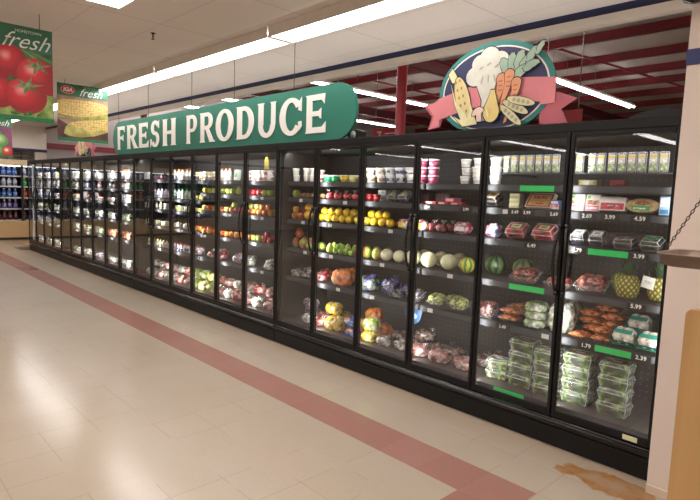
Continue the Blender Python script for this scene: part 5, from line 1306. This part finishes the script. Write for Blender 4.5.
for q, (y0, lab) in enumerate(((1.90, 'beverage cooler with tan base beside the far end of the cases'), (-.60, 'second beverage cooler from the case end, with tan base along the far wall'), (-3.10, 'third beverage cooler from the case end, with tan base along the far wall'))):
    cooler(y0, 4, lab)
    rg = random.Random(5+q)
    for li, z in enumerate((.52, .83, 1.13, 1.43, 1.71)):
        for d in range(4):
            kd = rg.choice([['dark_bottle', 'purple_bottle'], ['dark_bottle', 'dark_bottle', 'pale_bottle'], ['blue_bottle', 'orange_bottle', 'pale_bottle'], ['green_bottle', 'pale_bottle', 'blue_bottle'], ['blue_bottle', 'purple_bottle', 'pale_bottle']][li])
            if q == 0 and d == 3: kd = [ 'dark_bottle', 'dark_bottle', 'orange_bottle', 'green_bottle', 'pale_bottle'][li]
            if q == 0 and d == 2: kd = [ 'dark_bottle', 'purple_bottle', 'blue_bottle', 'pale_bottle', 'blue_bottle'][li]
            for e in range(4 if q == 0 else 3):
                o = copy_tree(get(kd)); o.location = (XL-.16, y0+d*.62+.11+e*(.132 if q == 0 else .17), z+.0005)
                ne = 4 if q == 0 else 3; pos = 4*ne-1-(d*ne+e); shn = ["fifth", "fourth", "third", "second", "top"][li]
                tag(o, f'{DESC[kd]}, {ORD[pos]} from the right, {shn} shelf of {["first", "second", "third"][q]} far wall cooler', 'drink bottle', f'{DESC[kd]}s on the {shn} shelf of the far coolers')
# stacked crates on top of the far cooler
for k in range(6):
    cr = MB(); a = .30
    for zz in (.0, .08, .16): cr.box(-.2, .2, -a/2, a/2, zz, zz+.045)
    for sx_ in (-.19, .0, .17):
        for sy_ in (-a/2+.01, a/2-.03): cr.box(sx_, sx_+.02, sy_, sy_+.02, 0, .205)
    o = cr.build('crate', M('crate_grey', '6a5f58', .6)); o.location = (XL-.25, 2.3+k*.33, 2.1405)
    tag(o, f'grey slatted crate on the far cooler, {ORD[k]} of the row', 'crate', 'crates on the far cooler')

# ================================================================== BY THE WHITE WALL AND IN FRONT
dm = empty('dome_camera', (-.875, 3.02, 2.575)); tag(dm, 'dark round dome camera high on the white wall', 'camera')
MB().lathe([(.075, .02), (.085, .03), (.085, .075), (.06, .085)], 24).build('housing', BLACKG, dm)
MB().lathe([(.012, -.055), (.045, -.042), (.066, -.012), (.072, .02)], 24).build('dome', BLACKG, dm)
MB().box(-.025, .025, .0, .149, .085, .11).build('wall_mount', M('bracket_cream', 'b9a99c', .5), dm)
# hanging scale: steel pan on chains
sc_ = empty('hanging_scale', (-.325, 2.06, 1.37)); tag(sc_, 'brown metal scale pan hanging on chains beside the white wall', 'scale')
PANM = M('pan_metal', '7b685a', .38, .35, .12, 6)
def rrect(a, b, rr, z, n=6):
    out = []
    for cx, cy, a0 in ((a-rr, b-rr, 0), (-a+rr, b-rr, PI/2), (-a+rr, -b+rr, PI), (a-rr, -b+rr, 1.5*PI)):
        for k in range(n+1): t = a0+PI/2*k/n; out.append((cx+rr*math.cos(t), cy+rr*math.sin(t), z))
    return out
mb = MB(); rings = [rrect(.255, .095, .03, .0), rrect(.275, .115, .04, .010), rrect(.279, .119, .04, .036), rrect(.286, .126, .045, .038), rrect(.286, .126, .045, .044), rrect(.272, .112, .04, .042), rrect(.268, .108, .04, .016), rrect(.25, .09, .03, .006)]
n = len(rings[0]); vs = [p for g in rings for p in g]; f_ = [(i*n+k, i*n+(k+1) % n, (i+1)*n+(k+1) % n, (i+1)*n+k) for i in range(len(rings)-1) for k in range(n)]
f_ += [tuple(range(n-1, -1, -1)), tuple((len(rings)-1)*n+k for k in range(n))]
mb.add(vs, f_, True).build('pan', PANM, sc_)
apex = Vector((.0, 0, .60))
for sx_, sy_ in ((-1, -1), (1, -1), (1, 1), (-1, 1)):
    mb = MB(); p0 = Vector((sx_*.279, sy_*.02, .049)); 
    if sy_ > 0: p0 = Vector((sx_*.2, sy_*.119, .048))
    L = (apex-p0).length; nl = int(L/.0125); dv = (apex-p0).normalized(); sd = dv.cross(Vector((0, 1, 0))).normalized(); od = dv.cross(sd)
    for i in range(nl):
        c = p0+dv*(L*(i+.5)/nl); a_ = sd if i % 2 else od
        mb.tube([c-dv*.008, c-dv*.004+a_*.004, c+dv*.004+a_*.004, c+dv*.008, c+dv*.004-a_*.004, c-dv*.004-a_*.004, c-dv*.008], .0016, 4)
    mb.build('chain', M('chain_dark', '4a403a', .4, .6), sc_)
MB().tube([(0, 0, .58), (0, 0, .66)], .008, 8).tube([(-.03, 0, .6), (.03, 0, .6)], .006, 8).build('hook', PANM, sc_)
d_ = MB().lathe([(.11, 0), (.125, .01), (.125, .07), (.11, .08)], 28); d_.v = [(v[0], v[2]-.04, v[1]+.78) for v in d_.v]; d_.build('dial_case', PANM, sc_)
MB().flat(ellipse(0, .78, .1, .1, 28), -.0425).build('dial_face', M('dial_white', 'e8e6e0', .4), sc_)
MB().tube([(0, 0, .90), (0, 0, CEIL-1.375)], .008, 8).build('hanging_rod', PANM, sc_)
# wooden counter end
wp = empty('wooden_counter', (-.414, 1.60, 0)); tag(wp, 'tan wooden counter end with rounded top corner in front of white wall', 'counter')
t = NT('counter_wood'); g = t.n('ShaderNodeTexNoise', {'Vector': t.n('ShaderNodeMapping', {'Vector': t.obj(), 'Scale': (14, 14, .9)}).outputs[0], 'Scale': 1.2, 'Detail': 5.0}).outputs[0]
WOOD = t.done(t.bsdf(color=t.ramp(g, (.3, lin('b58a55')), (.7, lin('c79f69'))), rough=.45, coat=.2))
pts = [(-.0, 0), (.75, 0), (.75, 1.30)]+ellipse(.016, 1.286, .016, .016, 7, 0, PI/2, PI)
MB().flat(pts, 0, .035).build('front_panel', WOOD, wp)
pts2 = MB().box(.02, .055, .036, .55, 0, 1.24).build('side_panel', WOOD, wp)
MB().box(.012, .745, .036, .56, 1.241, 1.275, .006).build('counter_top', WOOD, wp)
MB().box(.06, .74, .05, .54, 0, .08).build('kick_plate', M('kick_brown', '3a2c20', .6), wp)
# odds and ends on the cases and on the floor
bl = empty('plastic_cover', (-1.10, 3.62, 2.0205)); tag(bl, 'black plastic cover lying on the case top by the wall', 'cover')
mb = MB(); vs = []
for i in range(13):
    for j in range(7):
        u, v = i/12, j/6; vs.append((-.20+.34*u, -.14+.3*v, .006+.062+.055*u+.02*math.sin(7*u+3*v)*math.sin(PI*v)-.03*(1-math.sin(PI*min(1, u*1.2+.1))**.5)))
f_ = [(i*7+j, (i+1)*7+j, (i+1)*7+j+1, i*7+j+1) for i in range(12) for j in range(6)]
mb.add(vs, f_, True); b0 = len(vs)
edge_ = [i*7 for i in range(13)]+[12*7+j for j in range(1, 7)]+[i*7+6 for i in range(11, -1, -1)]+[j for j in range(5, 0, -1)]
vb = [(vs[e][0], vs[e][1], 0.0) for e in edge_]; mb2 = MB().add([vs[e] for e in edge_]+vb, [(k, (k+1) % len(edge_), len(edge_)+(k+1) % len(edge_), len(edge_)+k) for k in range(len(edge_))])
PLB = M('black_plastic_sheet', '121011', .55, 0, .2, 10)
mb.build('top_sheet', PLB, bl); mb2.build('side_sheet', PLB, bl)
pj = empty('spot_lamp', (X_at(357, 3.6, 2.1), 3.60, 2.0205)); tag(pj, 'small black lamp on the case top beyond the green sign', 'lamp')
MB().box(-.06, .06, -.05, .05, 0, .02, .004).box(-.012, .012, -.012, .012, .015, .05).build('lamp_base', BLACKG, pj)
MB().box(-.07, .07, -.06, .06, .045, .13, .012).build('lamp_body', BLACKG, pj)
lz = MB().lathe([(.03, 0), (.034, .012)], 16); lz.v = [(v[0]+.02, -v[2]-.06, v[1]+.085) for v in lz.v]; lz.build('lens', M('lens_pale', 'c8ccd0', .2), pj)
fm = empty('floor_plate', (-14.55, 3.28, 0)); tag(fm, 'dark flat plate on the floor at the far case end', 'floor plate')
MB().box(-.30, .22, -.16, .16, .0005, .012, .004).build('plate', M('plate_dark', '4a3c34', .5), fm)
for s in (-1, 1): MB().lathe([(.012, .012), (.012, .016)], 10, s*.17).build('screw_head', CHROME, fm)

# ------------------------------------------------------------------ the first of each kind was only the pattern for its copies
def wipe(o):
    for ch in list(_kids.get(o.name, o.children)): wipe(ch)
    bpy.data.objects.remove(o)
for o in list(_built.values()): wipe(o)
for o in (la, lb, lc): wipe(o)
vs_ = bpy.context.scene.view_settings
vs_.view_transform = 'Standard'; vs_.look = 'None'; vs_.exposure = 0.06
bpy.context.scene.cycles.transparent_max_bounces = 24
bpy.context.scene.cycles.max_bounces = 8
